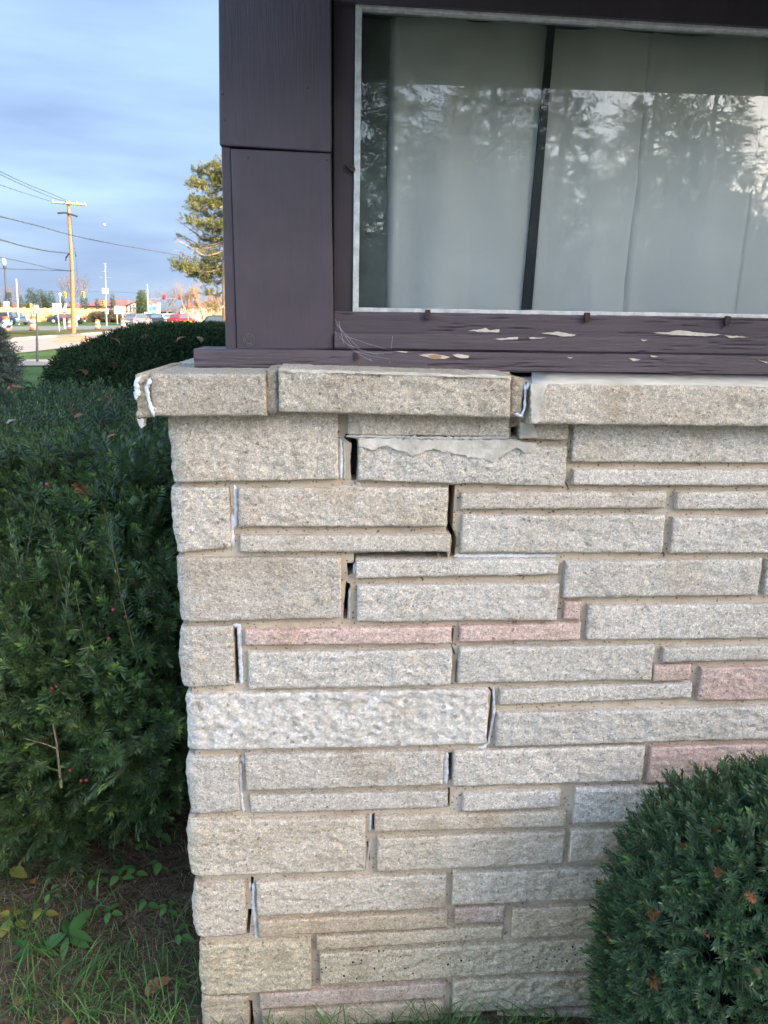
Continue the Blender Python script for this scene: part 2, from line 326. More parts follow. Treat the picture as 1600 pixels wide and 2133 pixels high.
def stone_obj(name, parent, mat, uL, uR, zTL, zTR, zBL, zBR, w=0.0, depth=0.09, amp=0.0035, rnd=0.004, tint=(0.55, 0.53, 0.5), step=0.005,
              left_rough=0.0, seed=None, frame=None, edge=0.0012):
    seed = random.randint(0, 9999) if seed is None else seed
    nu = max(4, int((uR - uL) / step)); nv = max(4, int((max(zTL, zTR) - min(zBL, zBR)) / step))
    s = np.linspace(0, 1, nu + 1); t = np.linspace(0, 1, nv + 1); S, T = np.meshgrid(s, t)
    U = uL + (uR - uL) * S; zT = zTL + (zTR - zTL) * S; zB = zBL + (zBR - zBL) * S; Z = zB + (zT - zB) * T
    H = zT - zB; Wd = uR - uL
    eU = np.minimum(S, 1 - S) * Wd; eT = (1 - T) * H; eB = T * H; e = np.minimum(np.minimum(eU, eT), eB)
    so = seed * 0.37
    prof = rnd * (0.45 + 0.9 * np.clip(0.4 + fbm(U * 35, Z * 35, so, seed + 61, 2), 0, 2)) * np.clip(1 - e / 0.005, 0, 1) ** 1.2
    so = seed * 0.37
    rel = amp * (1.5 * fbm(U * 18 + so, Z * 24 + so, 0.3, seed, 3) + 1.0 * fbm(U * 60, Z * 75, so, seed + 5, 3, 0.6)) + 0.0012 * fbm(U * 240, Z * 240, so, seed + 9, 2)
    # ridged chips, as the stone was split
    fs = 1.9 if amp > 0.007 else 1.0; Uq = U + 0.004 * fbm(U * 80, Z * 80, so, seed + 50, 2); Zq = Z + 0.004 * fbm(U * 80, Z * 80, so, seed + 51, 2)
    rel = rel * 0.6 + amp * (0.75 * facets(Uq, Zq, 0.021 * fs, seed) + 0.40 * facets(Uq, Zq, 0.0095 * fs, seed + 1))
    rdg = np.abs(fbm(U * 30 + 7, Z * 42, so, seed + 3, 2)); rel = rel - amp * 0.9 * (0.25 - rdg)
    Wf = w + prof - rel * np.clip(e / 0.007, 0.3, 1)
    wob = np.clip(1 - e / 0.012, 0, 1)
    U = U + wob * edge * 2 * fbm(Z * 70, U * 70, so, seed + 21, 2); Z = Z + wob * edge * 2 * fbm(U * 55, Z * 55, so, seed + 31, 2)
    if left_rough:
        k = np.clip(1 - (U - uL) / 0.035, 0, 1) ** 2
        lr = left_rough * (1.1 * fbm(Z * 22, Z * 0 + so, 0, seed + 41, 3) + 0.35 * fbm(Z * 90, Z * 0 + so, 0, seed + 43, 2) - 0.15)
        bulge = left_rough * 0.55 * (1 - (2 * T - 1) ** 4)
        U = U - k * (bulge + lr); Wf = Wf + k ** 1.5 * 0.012
    face = np.stack([U, Wf, Z], 2)
    V, F = block(face, lambda p: np.array([p[0], w + depth, p[2]]), nu, nv)
    if frame is not None: V = frame(V)
    me = bpy.data.meshes.new(name); me.from_pydata([tuple(p) for p in V], [], F); me.update()
    sm = np.zeros(len(me.polygons), dtype=bool); sm[:nu * nv] = True; me.polygons.foreach_set('use_smooth', sm)
    o = link_mesh(name, me, parent, mat); o.color = (*tint, 1); return o

wall = local_root('stone_wall', 'pale split-face stone wall corner with stepped cracks running down its mortar joints', 'wall')
CREAM = (0.83, 0.75, 0.64); PINK = (0.86, 0.65, 0.565); TAN = (0.95, 0.755, 0.53); GREY = (0.85, 0.79, 0.70); WARM = (0.86, 0.785, 0.68)  # TAN raised and reddened to offset the dim blue-green light low down
# x left, x right, then y of the corners TL, TR, BL, BR; tint; options (e: runs on past the frame, c: corner stone, k: coarse, p: pitted)
ST = [
 (355,704,860,862,1006,998,CREAM,'c'),(725,1062,864,866,906,909,CREAM,''),(1082,1184,868,870,914,916,CREAM,''),
 (747,1180,912,931,1001,1013,GREY,''),(1195,1640,882,886,962,967,GREY,'e'),(1195,1640,978,980,1011,1013,GREY,'e'),
 (361,478,1017,1016,1153,1141,CREAM,'c'),(497,932,1018,1016,1098,1096,CREAM,''),(501,939,1116,1115,1150,1150,CREAM,''),
 (961,1388,1027,1025,1061,1059,CREAM,''),(962,1384,1075,1073,1152,1152,GREY,''),(1410,1640,1026,1026,1061,1061,GREY,'e'),(1401,1640,1079,1077,1153,1154,GREY,'e'),
 (371,711,1163,1162,1297,1288,CREAM,'c'),(741,1163,1168,1167,1205,1197,GREY,''),(744,1163,1221,1218,1297,1292,GREY,''),
 (1177,1584,1171,1165,1246,1240,GREY,''),(1597,1640,1166,1165,1240,1239,GREY,'e'),(1176,1210,1255,1254,1292,1292,PINK,''),(1225,1640,1263,1258,1334,1331,GREY,'e'),
 (376,487,1311,1305,1435,1427,CREAM,'c'),(511,941,1313,1307,1345,1341,PINK,''),(958,1209,1306,1299,1338,1334,PINK,''),
 (517,941,1361,1355,1437,1429,GREY,''),(955,1361,1350,1345,1424,1417,GREY,''),(1382,1640,1350,1344,1380,1374,GREY,'e'),
 (1362,1440,1389,1387,1421,1418,PINK,''),(1459,1640,1393,1388,1461,1457,PINK,'e'),
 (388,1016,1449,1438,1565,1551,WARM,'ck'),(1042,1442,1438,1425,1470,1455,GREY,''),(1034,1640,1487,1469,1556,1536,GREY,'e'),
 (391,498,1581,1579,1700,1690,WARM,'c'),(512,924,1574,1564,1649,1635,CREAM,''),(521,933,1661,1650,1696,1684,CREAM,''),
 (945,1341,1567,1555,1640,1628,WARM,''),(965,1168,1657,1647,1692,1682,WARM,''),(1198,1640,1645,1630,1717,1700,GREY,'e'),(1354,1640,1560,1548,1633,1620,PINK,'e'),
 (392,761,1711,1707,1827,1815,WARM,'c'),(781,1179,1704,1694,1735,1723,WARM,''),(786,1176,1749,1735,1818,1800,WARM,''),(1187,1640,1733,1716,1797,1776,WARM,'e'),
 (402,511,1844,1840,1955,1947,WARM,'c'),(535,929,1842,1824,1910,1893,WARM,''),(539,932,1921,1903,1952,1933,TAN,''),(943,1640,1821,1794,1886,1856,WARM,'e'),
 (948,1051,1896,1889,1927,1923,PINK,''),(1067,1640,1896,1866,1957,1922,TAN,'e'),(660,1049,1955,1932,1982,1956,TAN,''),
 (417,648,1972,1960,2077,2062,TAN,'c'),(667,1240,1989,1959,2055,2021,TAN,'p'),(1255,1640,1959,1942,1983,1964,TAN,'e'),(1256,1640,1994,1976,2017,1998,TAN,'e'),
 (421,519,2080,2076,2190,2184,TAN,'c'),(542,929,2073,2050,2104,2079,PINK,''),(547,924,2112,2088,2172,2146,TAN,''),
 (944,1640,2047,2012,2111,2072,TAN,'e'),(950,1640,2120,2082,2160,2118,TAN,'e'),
]
def corners(x0, x1, a, b, c, d, w=0.0):
    pTL, pTR, pBL, pBR = WL(x0, a, w), WL(x1, b, w), WL(x0, c, w), WL(x1, d, w)
    return (pTL.x + pBL.x) / 2, (pTR.x + pBR.x) / 2, pTL.z, pTR.z, pBL.z, pBR.z
UEND = 1.25
for s in ST:
    x0, x1, a, b, c, d, tint, op = s
    uL, uR, zTL, zTR, zBL, zBR = corners(x0, x1, a, b, c, d)
    if 'e' in op:
        k = (UEND - uL) / (uR - uL); uR = UEND - random.uniform(0, 0.01); zTR = zTL + (zTR - zTL) * k; zBR = zBL + (zBR - zBL) * k
        # the courses are level again away from the settled corner
        zTR = 0.5 * zTR + 0.5 * zTL; zBR = 0.5 * zBR + 0.5 * zBL
    if a < 875 and a > 855: zTL = zTR = max(zTL, zTR) + 0.004
    if a > 1690 and tint is not TAN: tint = (0.93, 0.71, 0.56) if tint is PINK else (0.92, 0.795, 0.63)  # lower rows tinted warmer, offsetting the bluish-green light there
    if 'k' in op: tint = (0.80, 0.745, 0.665)
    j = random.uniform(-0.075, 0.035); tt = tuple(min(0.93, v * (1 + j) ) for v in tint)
    m = M['stone_coarse'] if 'k' in op else M['stone_pits'] if 'p' in op else M['stone']
    thin = (zTL - zBL) < 0.045
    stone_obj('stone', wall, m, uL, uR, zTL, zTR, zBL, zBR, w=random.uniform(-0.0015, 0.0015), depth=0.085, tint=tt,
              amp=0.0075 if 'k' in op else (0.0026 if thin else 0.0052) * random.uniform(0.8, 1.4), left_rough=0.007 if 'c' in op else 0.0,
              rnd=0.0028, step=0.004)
# return side of the wall (round the corner): courses running back
uC = WL(380, 1250, 0).x; zs0 = -0.06; course = 0.15
zrow = [(WL(360, a, 0).z, WL(360, b, 0).z) for a, b in ((862,1006),(1017,1150),(1163,1296),(1311,1434),(1449,1564),(1581,1699),(1711,1826),(1844,1954),(1972,2076),(2082,2190))]
for i, (zt, zb) in enumerate(zrow):
    w = 0.012 if i % 2 else 0.012
    first = True; w = 0.105
    while w < 3.0:
        L = random.uniform(0.30, 0.46)
        halves = [(zt, zb)] if random.random() < 0.35 else [(zt, zt - (zt - zb) * 0.30), (zt - (zt - zb) * 0.42, zb)]
        for (a, b) in halves:
            stone_obj('stone', wall, M['stone'], -(w + L), -w, a, a, b, b, depth=0.07, amp=0.004, tint=random.choice([CREAM, GREY, WARM, CREAM, TAN, PINK]), step=0.013,
                      frame=lambda V, u=uC: np.stack([u + 0.004 + V[:, 1], -V[:, 0], V[:, 2]], 1))
        w += L + 0.014

# ---- mortar sheet with the open cracks cut out
WMORT = 0.017
CR = [
 [(722,903),(736,905),(744,921),(744,960),(741,1001),(733,1001),(731,960),(731,925),(718,912)],
 [(1064,890),(1079,887),(1081,907),(1067,909)],
 [(472,1012),(477,1012),(480,1050),(477,1075),(485,1138),(479,1138),(472,1075),(475,1050)],
 [(937,1010),(946,1010),(944,1060),(941,1100),(950,1120),(946,1160),(938,1160),(940,1125),(931,1104),(935,1060)],
 [(739,1153),(800,1150),(930,1149),(932,1162),(850,1165),(739,1172)],
 [(724,1172),(737,1171),(734,1194),(726,1200)],
 [(722,1212),(728,1216),(725,1260),(721,1290),(717,1290),(719,1250)],
 [(486,1308),(492,1308),(494,1360),(498,1422),(493,1424),(488,1360)],
 [(942,1308),(945,1308),(944,1345),(947,1362),(944,1364),(941,1345)],[(952,1375),(955,1375),(953,1420),(949,1420)],
 [(1016,1432),(1021,1430),(1026,1440),(1024,1490),(1014,1545),(1008,1547),(1019,1490),(1021,1442)],
 [(936,1567),(941,1567),(940,1624),(935,1624)],[(931,1640),(935,1640),(936,1680),(932,1680),(933,1660)],
 [(777,1694),(782,1694),(780,1728),(776,1728)],[(765,1752),(770,1752),(769,1792),(765,1792)],
 [(523,1826),(527,1826),(528,1858),(524,1856)],[(519,1892),(522,1894),(518,1944),(514,1944)],
 [(1241,1957),(1246,1957),(1244,2018),(1239,2018)],[(520,2082),(525,2084),(528,2140),(522,2140)],
 [(1178,1003),(1181,1004),(1186,1022),(1183,1022)],
]
uM0 = WL(374, 1250, 0.0).x + 0.012; zTop = WL(700, 868, 0).z + 0.02
outer = [(uM0, -0.12), (UEND + 0.3, -0.12), (UEND + 0.3, zTop), (uM0, zTop)]
pts = [Vector(p) for p in outer]; edges = [(0, 1), (1, 2), (2, 3), (3, 0)]; holes = []
for poly in CR:
    q = [WL(x + random.uniform(-0.7, 0.7), y, WMORT) for x, y in poly]; q2 = []
    cq = sum(q, Vector()) / len(q); wq = max(p.x for p in q) - min(p.x for p in q)
    q = [Vector((p.x + (0.0017 if p.x > sum(o_.x for o_ in q if abs(o_.z - p.z) < 0.03) / max(1, sum(1 for o_ in q if abs(o_.z - p.z) < 0.03)) else -0.0017), p.y, p.z + (0.0014 if (wq > 0.06 and p.z > cq.z) else 0))) for p in q]
    for i in range(len(q)):                                  # ragged edges
        a, b = q[i], q[(i + 1) % len(q)]; n = max(1, int((b - a).length / 0.008))
        for k in range(n):
            p = a.lerp(b, k / n); j = 0.0007 if k else 0
            q2.append(Vector((p.x + random.uniform(-j, j), p.z + random.uniform(-j, j))))
    base = len(pts); pts += q2; edges += [(base + i, base + (i + 1) % len(q2)) for i in range(len(q2))]; holes.append(q2)
def inside(p, poly):
    c = False; n = len(poly)
    for i in range(n):
        a, b = poly[i], poly[i - 1]
        if (a.y > p.y) != (b.y > p.y) and p.x < (b.x - a.x) * (p.y - a.y) / (b.y - a.y) + a.x: c = not c
    return c
vo_, eo_, fo_, *_r = delaunay_2d_cdt(pts, edges, [], 0, 1e-6)
V = [(p.x, WMORT, p.y) for p in vo_]; F = []
for f in fo_:
    c = sum((vo_[i] for i in f), Vector((0, 0))) / len(f)
    if any(inside(c, h) for h in holes): continue
    F.append(tuple(f))
mbm = MB(); mbm.add(V, F)
for h in holes:
    n = len(h); vv = [(p.x, WMORT, p.y) for p in h] + [(p.x, WMORT + 0.06, p.y) for p in h]
    mbm.add(vv, [(i, (i + 1) % n, (i + 1) % n + n, i + n) for i in range(n)])
mbm.box((uM0, WMORT, -0.12), (uM0 + 0.001, 3.0, zTop))        # mortar on the return side
mbm.build('mortar', M['mortar'], wall)
MB().box((uM0 + 0.03, 0.08, -0.15), (UEND + 0.28, 0.26, zTop - 0.03)).build('wall_core', M['dark'], wall)

# ---- caulk beads and smears
def bead(pxs, width, w, thick, mat, name, parent, jag=0.35, gap=None):
    P = []
    for (a, b) in zip(pxs[:-1], pxs[1:]):
        n = max(2, int(math.hypot(b[0] - a[0], b[1] - a[1]) / 3))
        for k in range(n): P.append((a[0] + (b[0] - a[0]) * k / n, a[1] + (b[1] - a[1]) * k / n))
    P.append(pxs[-1]); Q = [WL(x, y, w) for x, y in P]; mb = MB(); rows = []
    for i, q in enumerate(Q):
        d = Q[min(i + 1, len(Q) - 1)] - Q[max(i - 1, 0)]; d.normalize(); s = Vector((d.z, 0, -d.x))
        sc = FPX / (1.5 / 1.0); hw = width / 2 / 1068.0
        taper = min(1, (i + 0.4) / 2.5, (len(Q) - i - 0.6) / 2.5)
        a = hw * taper * (1 + random.uniform(-jag, jag)); b = hw * taper * (1 + random.uniform(-jag, jag)); t = thick * random.uniform(0.5, 1.2)
        m = q + Vector((random.uniform(-1, 1) * hw * 0.3, 0, 0))
        rows.append([q - s * a, m - s * a * 0.5 + Vector((0, -t, 0)), m + s * b * 0.45 + Vector((0, -t * random.uniform(0.5, 1), 0)), q + s * b])
    vs_ = [p for r in rows for p in r]; fs = []
    for i in range(len(rows) - 1):
        for k in range(3): fs.append((i * 4 + k, i * 4 + k + 1, i * 4 + 5 + k, i * 4 + 4 + k))
    mb.add(vs_, fs, True); return mb.build(name, mat, parent)
wm = WMORT - 0.0005
for px, wd, mt in (
  ([(709,914),(711,960),(710,998)], 7, 'caulk'), ([(716,918),(718,960),(717,998)], 4, 'tancaulk'), ([(489,1010),(492,1060),(489,1100)], 9, 'caulk'), ([(484,1070),(484,1110),(485,1140)], 8, 'caulk'),
  ([(800,1166),(840,1166)], 5, 'caulk'), ([(945,1158),(1040,1158),(1160,1157)], 9, 'caulk'), ([(739,1172),(738,1195)], 7, 'caulk'), ([(728,1225),(727,1290)], 5, 'tancaulk'),
  ([(484,1302),(499,1303),(500,1350),(503,1425)], 9, 'caulk'), ([(1028,1432),(1030,1480),(1018,1545),(1004,1560)], 6, 'caulk'), ([(990,1560),(1012,1556)], 7, 'caulk'),
  ([(930,1566),(929,1632)], 11, 'caulk'), ([(946,1566),(943,1634)], 4, 'tancaulk'), ([(506,1573),(508,1590)], 11, 'caulk'), ([(500,1590),(502,1650),(508,1692)], 7, 'caulk'),
  ([(772,1694),(770,1732)], 7, 'caulk'), ([(772,1742),(762,1812)], 7, 'tancaulk'), ([(521,1836),(519,1850)], 8, 'caulk'), ([(528,1838),(528,1880),(535,1958)], 8, 'caulk'),
  ([(700,1016),(752,1014)], 7, 'tancaulk'), ([(740,1002),(752,1012)], 5, 'caulk')):
    bead(px, wd, wm, 0.004, M[mt], 'caulk_bead', wall)
bead([(720,909),(800,910),(900,913),(1000,913),(1064,911)], 8, 0.0035, 0.005, M['tancaulk'], 'caulk_bead', wall, 0.5)
bead([(745,914),(850,915),(960,917),(1080,918)], 6, 0.004, 0.003, M['tancaulk'], 'caulk_bead', wall, 0.6)
def plate(pxs, w, thick, mat, name, parent, jag=2.0, step=9):
    q = []
    for i in range(len(pxs)):
        a, b = pxs[i], pxs[(i + 1) % len(pxs)]; n = max(1, int(math.hypot(b[0] - a[0], b[1] - a[1]) / step))
        for k in range(n):
            t = k / n; q.append((a[0] + (b[0] - a[0]) * t + (random.uniform(-jag, jag) if k else 0), a[1] + (b[1] - a[1]) * t + (random.uniform(-jag, jag) if k else 0)))
    P = [WL(x, y, w - thick) for x, y in q]; mb = MB()
    c = sum(P, Vector((0, 0, 0))) / len(P); n = len(P)
    B = [Vector((p.x, w + 0.002, p.z)) for p in P]
    fr = [p.lerp(c, 0.04) for p in P]; fr = [Vector((p.x, w - thick, p.z)) for p in fr]; P = [Vector((p.x, w - thick * 0.5, p.z)) for p in P]
    mb.add(fr, [tuple(range(n))]); mb.add(fr + P + B, [(i, i + n, (i + 1) % n + n, (i + 1) % n) for i in range(n)] + [(i + n, i + 2 * n, (i + 1) % n + 2 * n, (i + 1) % n + n) for i in range(n)])
    return mb.build(name, mat, parent)
plate([(747,914),(1082,918),(1120,926),(1100,944),(1080,930),(1062,940),(1030,962),(960,948),(900,934),(860,950),(800,926),(770,938),(748,930)], -0.0035, 0.0012, M['smear'], 'mortar_smear', wall, 2.6, 4)
plate([(1083,880),(1112,882),(1122,912),(1083,914)], -0.002, 0.003, M['smear'], 'mortar_smear', wall)
plate([(725,880),(748,878),(750,906),(725,905)], -0.002, 0.002, M['joint'], 'mortar_smear', wall)

# ---- coping
WCAP = -0.05
cop = local_root('stone_coping', 'projecting split-stone coping ledge on top of the wall, its corner joint broken and caulked', 'ledge')
def cap(x0, x1, a, b, c, d, ext=False, tint=CREAM, depth=0.30, amp=0.0045):
    uL, uR, zTL, zTR, zBL, zBR = corners(x0, x1, a, b, c, d, WCAP)
    if ext: k = (UEND - uL) / (uR - uL); uR = UEND; zTR = zTL + (zTR - zTL) * k * 0.8; zBR = zBL + (zBR - zBL) * k * 0.8
    return stone_obj('coping_stone', cop, M['stone'], uL, uR, zTL, zTR, zBL, zBR, w=WCAP, depth=depth, amp=amp, tint=tint, rnd=0.005)
cap(314,554,779,779,867,867, tint=(0.62,0.555,0.46), amp=0.006); cap(580,1064,769,784,858,871, tint=(0.72,0.65,0.54), amp=0.006); cap(1106,1640,800,806.5,883,890.5, ext=True, tint=(0.78,0.70,0.585), amp=0.006)
zc = WL(400, 779, WCAP).z; uc0 = WL(283, 800, WCAP).x
def lump(x0, x1, a, b, c, d, w, depth, mat, name='mortar_joint', amp=0.008, tint=(0.5, 0.45, 0.38)):
    uL, uR, zTL, zTR, zBL, zBR = corners(x0, x1, a, b, c, d, w)
    return stone_obj(name, cop, mat, uL, uR, zTL, zTR, zBL, zBR, w=w, depth=depth, amp=amp, rnd=0.009, tint=tint, step=0.004, edge=0.004)
lump(553, 581, 773, 770, 862, 858, -0.036, 0.3, M['stone'], amp=0.005, tint=(0.56, 0.49, 0.39))
lump(1062, 1091, 783, 792, 868, 866, -0.040, 0.3, M['stone'], tint=(0.66, 0.57, 0.45))
lump(282, 319, 781, 779, 874, 868, -0.040, 0.32, M['stone'], amp=0.010, tint=(0.66, 0.55, 0.40))
plate([(285,872),(301,872),(300,888),(294,893),(289,884)], -0.020, 0.018, M['tancaulk'], 'hanging_mortar', cop, 1.2, 5)
plate([(1106,801),(1140,802),(1134,818),(1132,838),(1126,850),(1122,881),(1107,882)], WCAP - 0.0025, 0.0015, M['smear'], 'mortar_smear', cop, 2.2, 4)
plate([(592,771),(700,774),(900,780),(1060,784),(1058,788),(900,784),(760,779),(600,776)], WCAP - 0.001, 0.002, M['smear'], 'mortar_smear', cop, 1.2, 8)
bead([(293,785),(285,797),(287,812),(284,832)], 11, -0.046, 0.006, M['caulk'], 'caulk_bead', cop, 0.5)
bead([(314,786),(306,806),(309,825),(313,845),(322,868)], 8, -0.050, 0.006, M['caulk'], 'caulk_bead', cop, 0.5)
bead([(1092,798),(1094,812),(1093,850),(1085,868)], 5, -0.038, 0.005, M['caulk'], 'caulk_bead', cop, 0.5)
bead([(1072,862),(1090,868)], 9, -0.044, 0.006, M['caulk'], 'caulk_bead', cop, 0.5)
bead([(1100,796),(1098,812)], 7, -0.036, 0.006, M['caulk'], 'caulk_bead', cop, 0.5)
# coping along the return side
w = 0.27
for L in (0.42, 0.55, 0.5, 0.6, 0.5):
    stone_obj('coping_stone', cop, M['stone'], -(w + L), -w, zc - 0.0005, zc, zc - 0.072, zc - 0.072, depth=0.26, amp=0.005, tint=CREAM, step=0.012,
              frame=lambda V: np.stack([uc0 + 0.012 + V[:, 1], -V[:, 0], V[:, 2]], 1))
    w += L
# cement wash sloping from the sill down to the coping
def sill_y(x): return 766 + (x - 403) / 1197 * 17.0
def cap_y(x):
    if x < 1085: return 768.5 + (x - 580) / 483 * 15.5
    return 799 + (x - 1106) / 534 * 7.0
for seg in ((582, 1062), (1108, 1640)):
    mb = MB(); vs_ = []; n = 14
    for i in range(n + 1):
        x = seg[0] + (seg[1] - seg[0]) * i / n; f = WL(x, cap_y(x) - 0.6 + random.uniform(-0.5, 0.5), WCAP + 0.006); b = WL(x, sill_y(x) - 1.5, 0.13)
        f2 = Vector((f.x, f.y, f.z - 0.02)); b2 = Vector((b.x, b.y, f.z - 0.02)); vs_ += [f, b, b2, f2]
    fs = []
    for i in range(n): k = i * 4; fs += [(k, k + 1, k + 5, k + 4), (k + 3, k, k + 4, k + 7), (k + 2, k + 3, k + 7, k + 6), (k + 1, k + 2, k + 6, k + 5)]
    fs += [(0, 3, 2, 1), (n * 4, n * 4 + 1, n * 4 + 2, n * 4 + 3)]
    mb.add(vs_, fs, True).build('cement_wash', M['wash'], cop)

# ---- timber: sill, post, window
WS = 0.12; WP = 0.165; WR = 0.20; WF = 0.192; WG = 0.212
win = local_root('window', 'large fixed window with white metal rim in peeling plum-coloured timber surround', 'window')
def quad_board(name, pts_px, w, back, mat, parent, bevel=0.003, ext=None):
    """pts_px TL, TR, BR, BL on the plane w; board runs back to depth `back`"""
    P = [WL(x, y, w) for x, y in pts_px]
    if ext:
        for i in (1, 2):
            a = P[0] if i == 1 else P[3]; d = P[i] - a; k = (ext - a.x) / d.x; P[i] = a + d * k
    mb = MB(); mb.prism([P[3], P[2], P[1], P[0]], (0, back - w, 0)); return mb.build(name, mat, parent, bevel)
def slab_board(name, top, bot, w, back, mat, parent, n=60, amp=0.0014, ext=UEND):
    """long horizontal board with a weathered, slightly wavy face; top/bot: ((x,y),(x,y)) on plane w"""
    T0, T1 = WL(*top[0], w), WL(*top[1], w); B0, B1 = WL(*bot[0], w), WL(*bot[1], w)
    uR = ext if ext else T1.x; nv = max(6, int((T0.z - B0.z) / 0.0035)); nu = int((uR - T0.x) / 0.008)
    s = np.linspace(0, 1, nu + 1); t = np.linspace(0, 1, nv + 1); S, T = np.meshgrid(s, t)
    U = T0.x + (uR - T0.x) * S; kT = (T1.z - T0.z) / (T1.x - T0.x); kB = (B1.z - B0.z) / (B1.x - B0.x)
    zT = T0.z + kT * (U - T0.x); zB = B0.z + kB * (U - B0.x); Z = zB + (zT - zB) * T
    e = np.minimum(T, 1 - T) * (zT - zB)
    crk = np.abs(fbm(U * 2.2, Z * 110, 0.7, int(top[0][1]), 3)); crack = np.clip(0.06 - crk, 0, 1) / 0.06 * (vnoise(U * 5, Z * 60, 2.0, 5) > -0.12)
    Wf = w + 0.0035 * np.clip(1 - e / 0.005, 0, 1) ** 2 - amp * fbm(U * 4, Z * 130, 0, 33, 3) + 0.0035 * crack
    Z = Z + np.clip(1 - e / 0.006, 0, 1) * 0.0012 * fbm(U * 40, Z, 0, 77, 3)
    V, F = block(np.stack([U, Wf, Z], 2), lambda p: np.array([p[0], back, p[2]]), nu, nv)
    me = bpy.data.meshes.new(name); me.from_pydata([tuple(p) for p in V], [], F); me.update()
    return link_mesh(name, me, parent, mat)
slab_board('sill', ((403,727),(1600,742)), ((403,766),(1600,783)), WS, 0.26, M['paint_h'], win)
slab_board('sub_sill', ((697,694),(1600,704)), ((697,727),(1600,741)), 0.150, 0.28, M['paint_h'], win, amp=0.001)
slab_board('bottom_rail', ((697,648),(1600,662)), ((697,697),(1600,708)), WR - 0.018, 0.28, M['paint_h'], win, amp=0.0008)
quad_board('side_casing', [(694,-420),(743,-420),(737,652),(694,652)], WR, 0.30, M['paint_dk'], win)
# head board above the glass
hb0 = WL(738, 4, WR - 0.02); hb1 = WL(1600, 56, WR - 0.02)
kz = (hb1.z - hb0.z) / (hb1.x - hb0.x)
MB().prism([(hb0.x - 0.04, WR - 0.02, hb0.z - 0.04 * kz), (UEND, WR - 0.02, hb0.z + kz * (UEND - hb0.x)), (UEND, WR - 0.02, 2.78), (hb0.x - 0.04, WR - 0.02, 2.78)], (0, 0.12, 0)).build('head_board', M['paint_dk'], win)
# metal rim
def bar(name, a, b, width_px, w, back, mat, side, ext=None):
    A = WL(*a, w); B = WL(*b, w)
    if ext: d = B - A; B = A + d * ((ext - A.x) / d.x)
    d = (B - A).normalized(); n = Vector((-d.z, 0, d.x)) * side; wd = width_px / FPX * (A - CL).length
    mb = MB(); o = Vector((0, back - w, 0)); q = [A, B, B + n * wd, A + n * wd]
    if side < 0: q = q[::-1]
    mb.prism(q, o); return mb.build(name, mat, win, 0.0012)
bar('metal_rim', (735,652), (1600,666), 11, WF, WG + 0.012, M['alu'], 1, UEND)
bar('metal_rim', (734.5,652), (741,2), 12, WF - 0.001, WG + 0.012, M['alu'], -1)
bar('metal_rim', (741,3), (1600,56), 9, WF - 0.0005, WG + 0.012, M['alu'], -1, UEND)
# glass
gm, nt, b = new_mat('window_glass'); nt.nodes.remove(b)
fr = N(nt, 'ShaderNodeFresnel'); fr.inputs['IOR'].default_value = 1.62
fm = N(nt, 'ShaderNodeMath', operation='MULTIPLY_ADD'); nt.links.new(fr.outputs[0], fm.inputs[0]); fm.inputs[1].default_value = 1.35; fm.inputs[2].default_value = 0.0
tr = N(nt, 'ShaderNodeBsdfTransparent'); tr.inputs['Color'].default_value = (0.93, 0.95, 0.935, 1)
gl = N(nt, 'ShaderNodeBsdfGlossy'); gl.inputs['Roughness'].default_value = 0.0
gv = coords(nt, 'Object'); nt.links.new(bump(nt, noise(nt, gv, 3.0, 2), 0.05, 0.004), gl.inputs['Normal'])
ms = N(nt, 'ShaderNodeMixShader'); nt.links.new(fm.outputs[0], ms.inputs[0]); nt.links.new(tr.outputs[0], ms.inputs[1]); nt.links.new(gl.outputs[0], ms.inputs[2])
nt.links.new(ms.outputs[0], nt.nodes['Material Output'].inputs['Surface']); M['glass'] = gm
g0 = WL(738, 655, WG); g1 = WL(745, 0, WG)
MB().add([(g0.x, WG, g0.z - 0.03), (UEND, WG, g0.z - 0.03), (UEND, WG, g1.z + 0.03), (g0.x, WG, g1.z + 0.03)], [(0, 1, 2, 3)]).build('pane', gm, win)
# retaining clips
def clip(px, py, ang, w=WF - 0.004):
    p = WL(px, py, w); mb = MB()
    prof = [(-0.0055, 0.011), (0.0055, 0.011), (0.006, -0.004), (0.0035, -0.010), (-0.0035, -0.010), (-0.006, -0.004)]
    ca, sa = math.cos(ang), math.sin(ang)
    f = [Vector((p.x + x * ca - z * sa, w - 0.004, p.z + x * sa + z * ca)) for x, z in prof[::-1]]
    mb.prism(f[::-1] if False else f, (0, 0.010, 0)); mb.ball((p.x, w - 0.004, p.z), 0.003, 8, 5, (1, 0.6, 1)); mb.build('retaining_clip', M['clip'], win, 0.001)
clip(891, 656, 0.0, WR - 0.026); clip(1223, 662, 0.05, WR - 0.026); clip(1515, 669, -0.08, WR - 0.026); clip(731, 348, 0.75, WR - 0.012)
nl = WL(741, 743, WS); MB().tube([(nl.x, WS - 0.004, nl.z + 0.008), (nl.x, WS - 0.004, nl.z - 0.008)], 0.004, 8).build('nail_head', M['clip'], win)
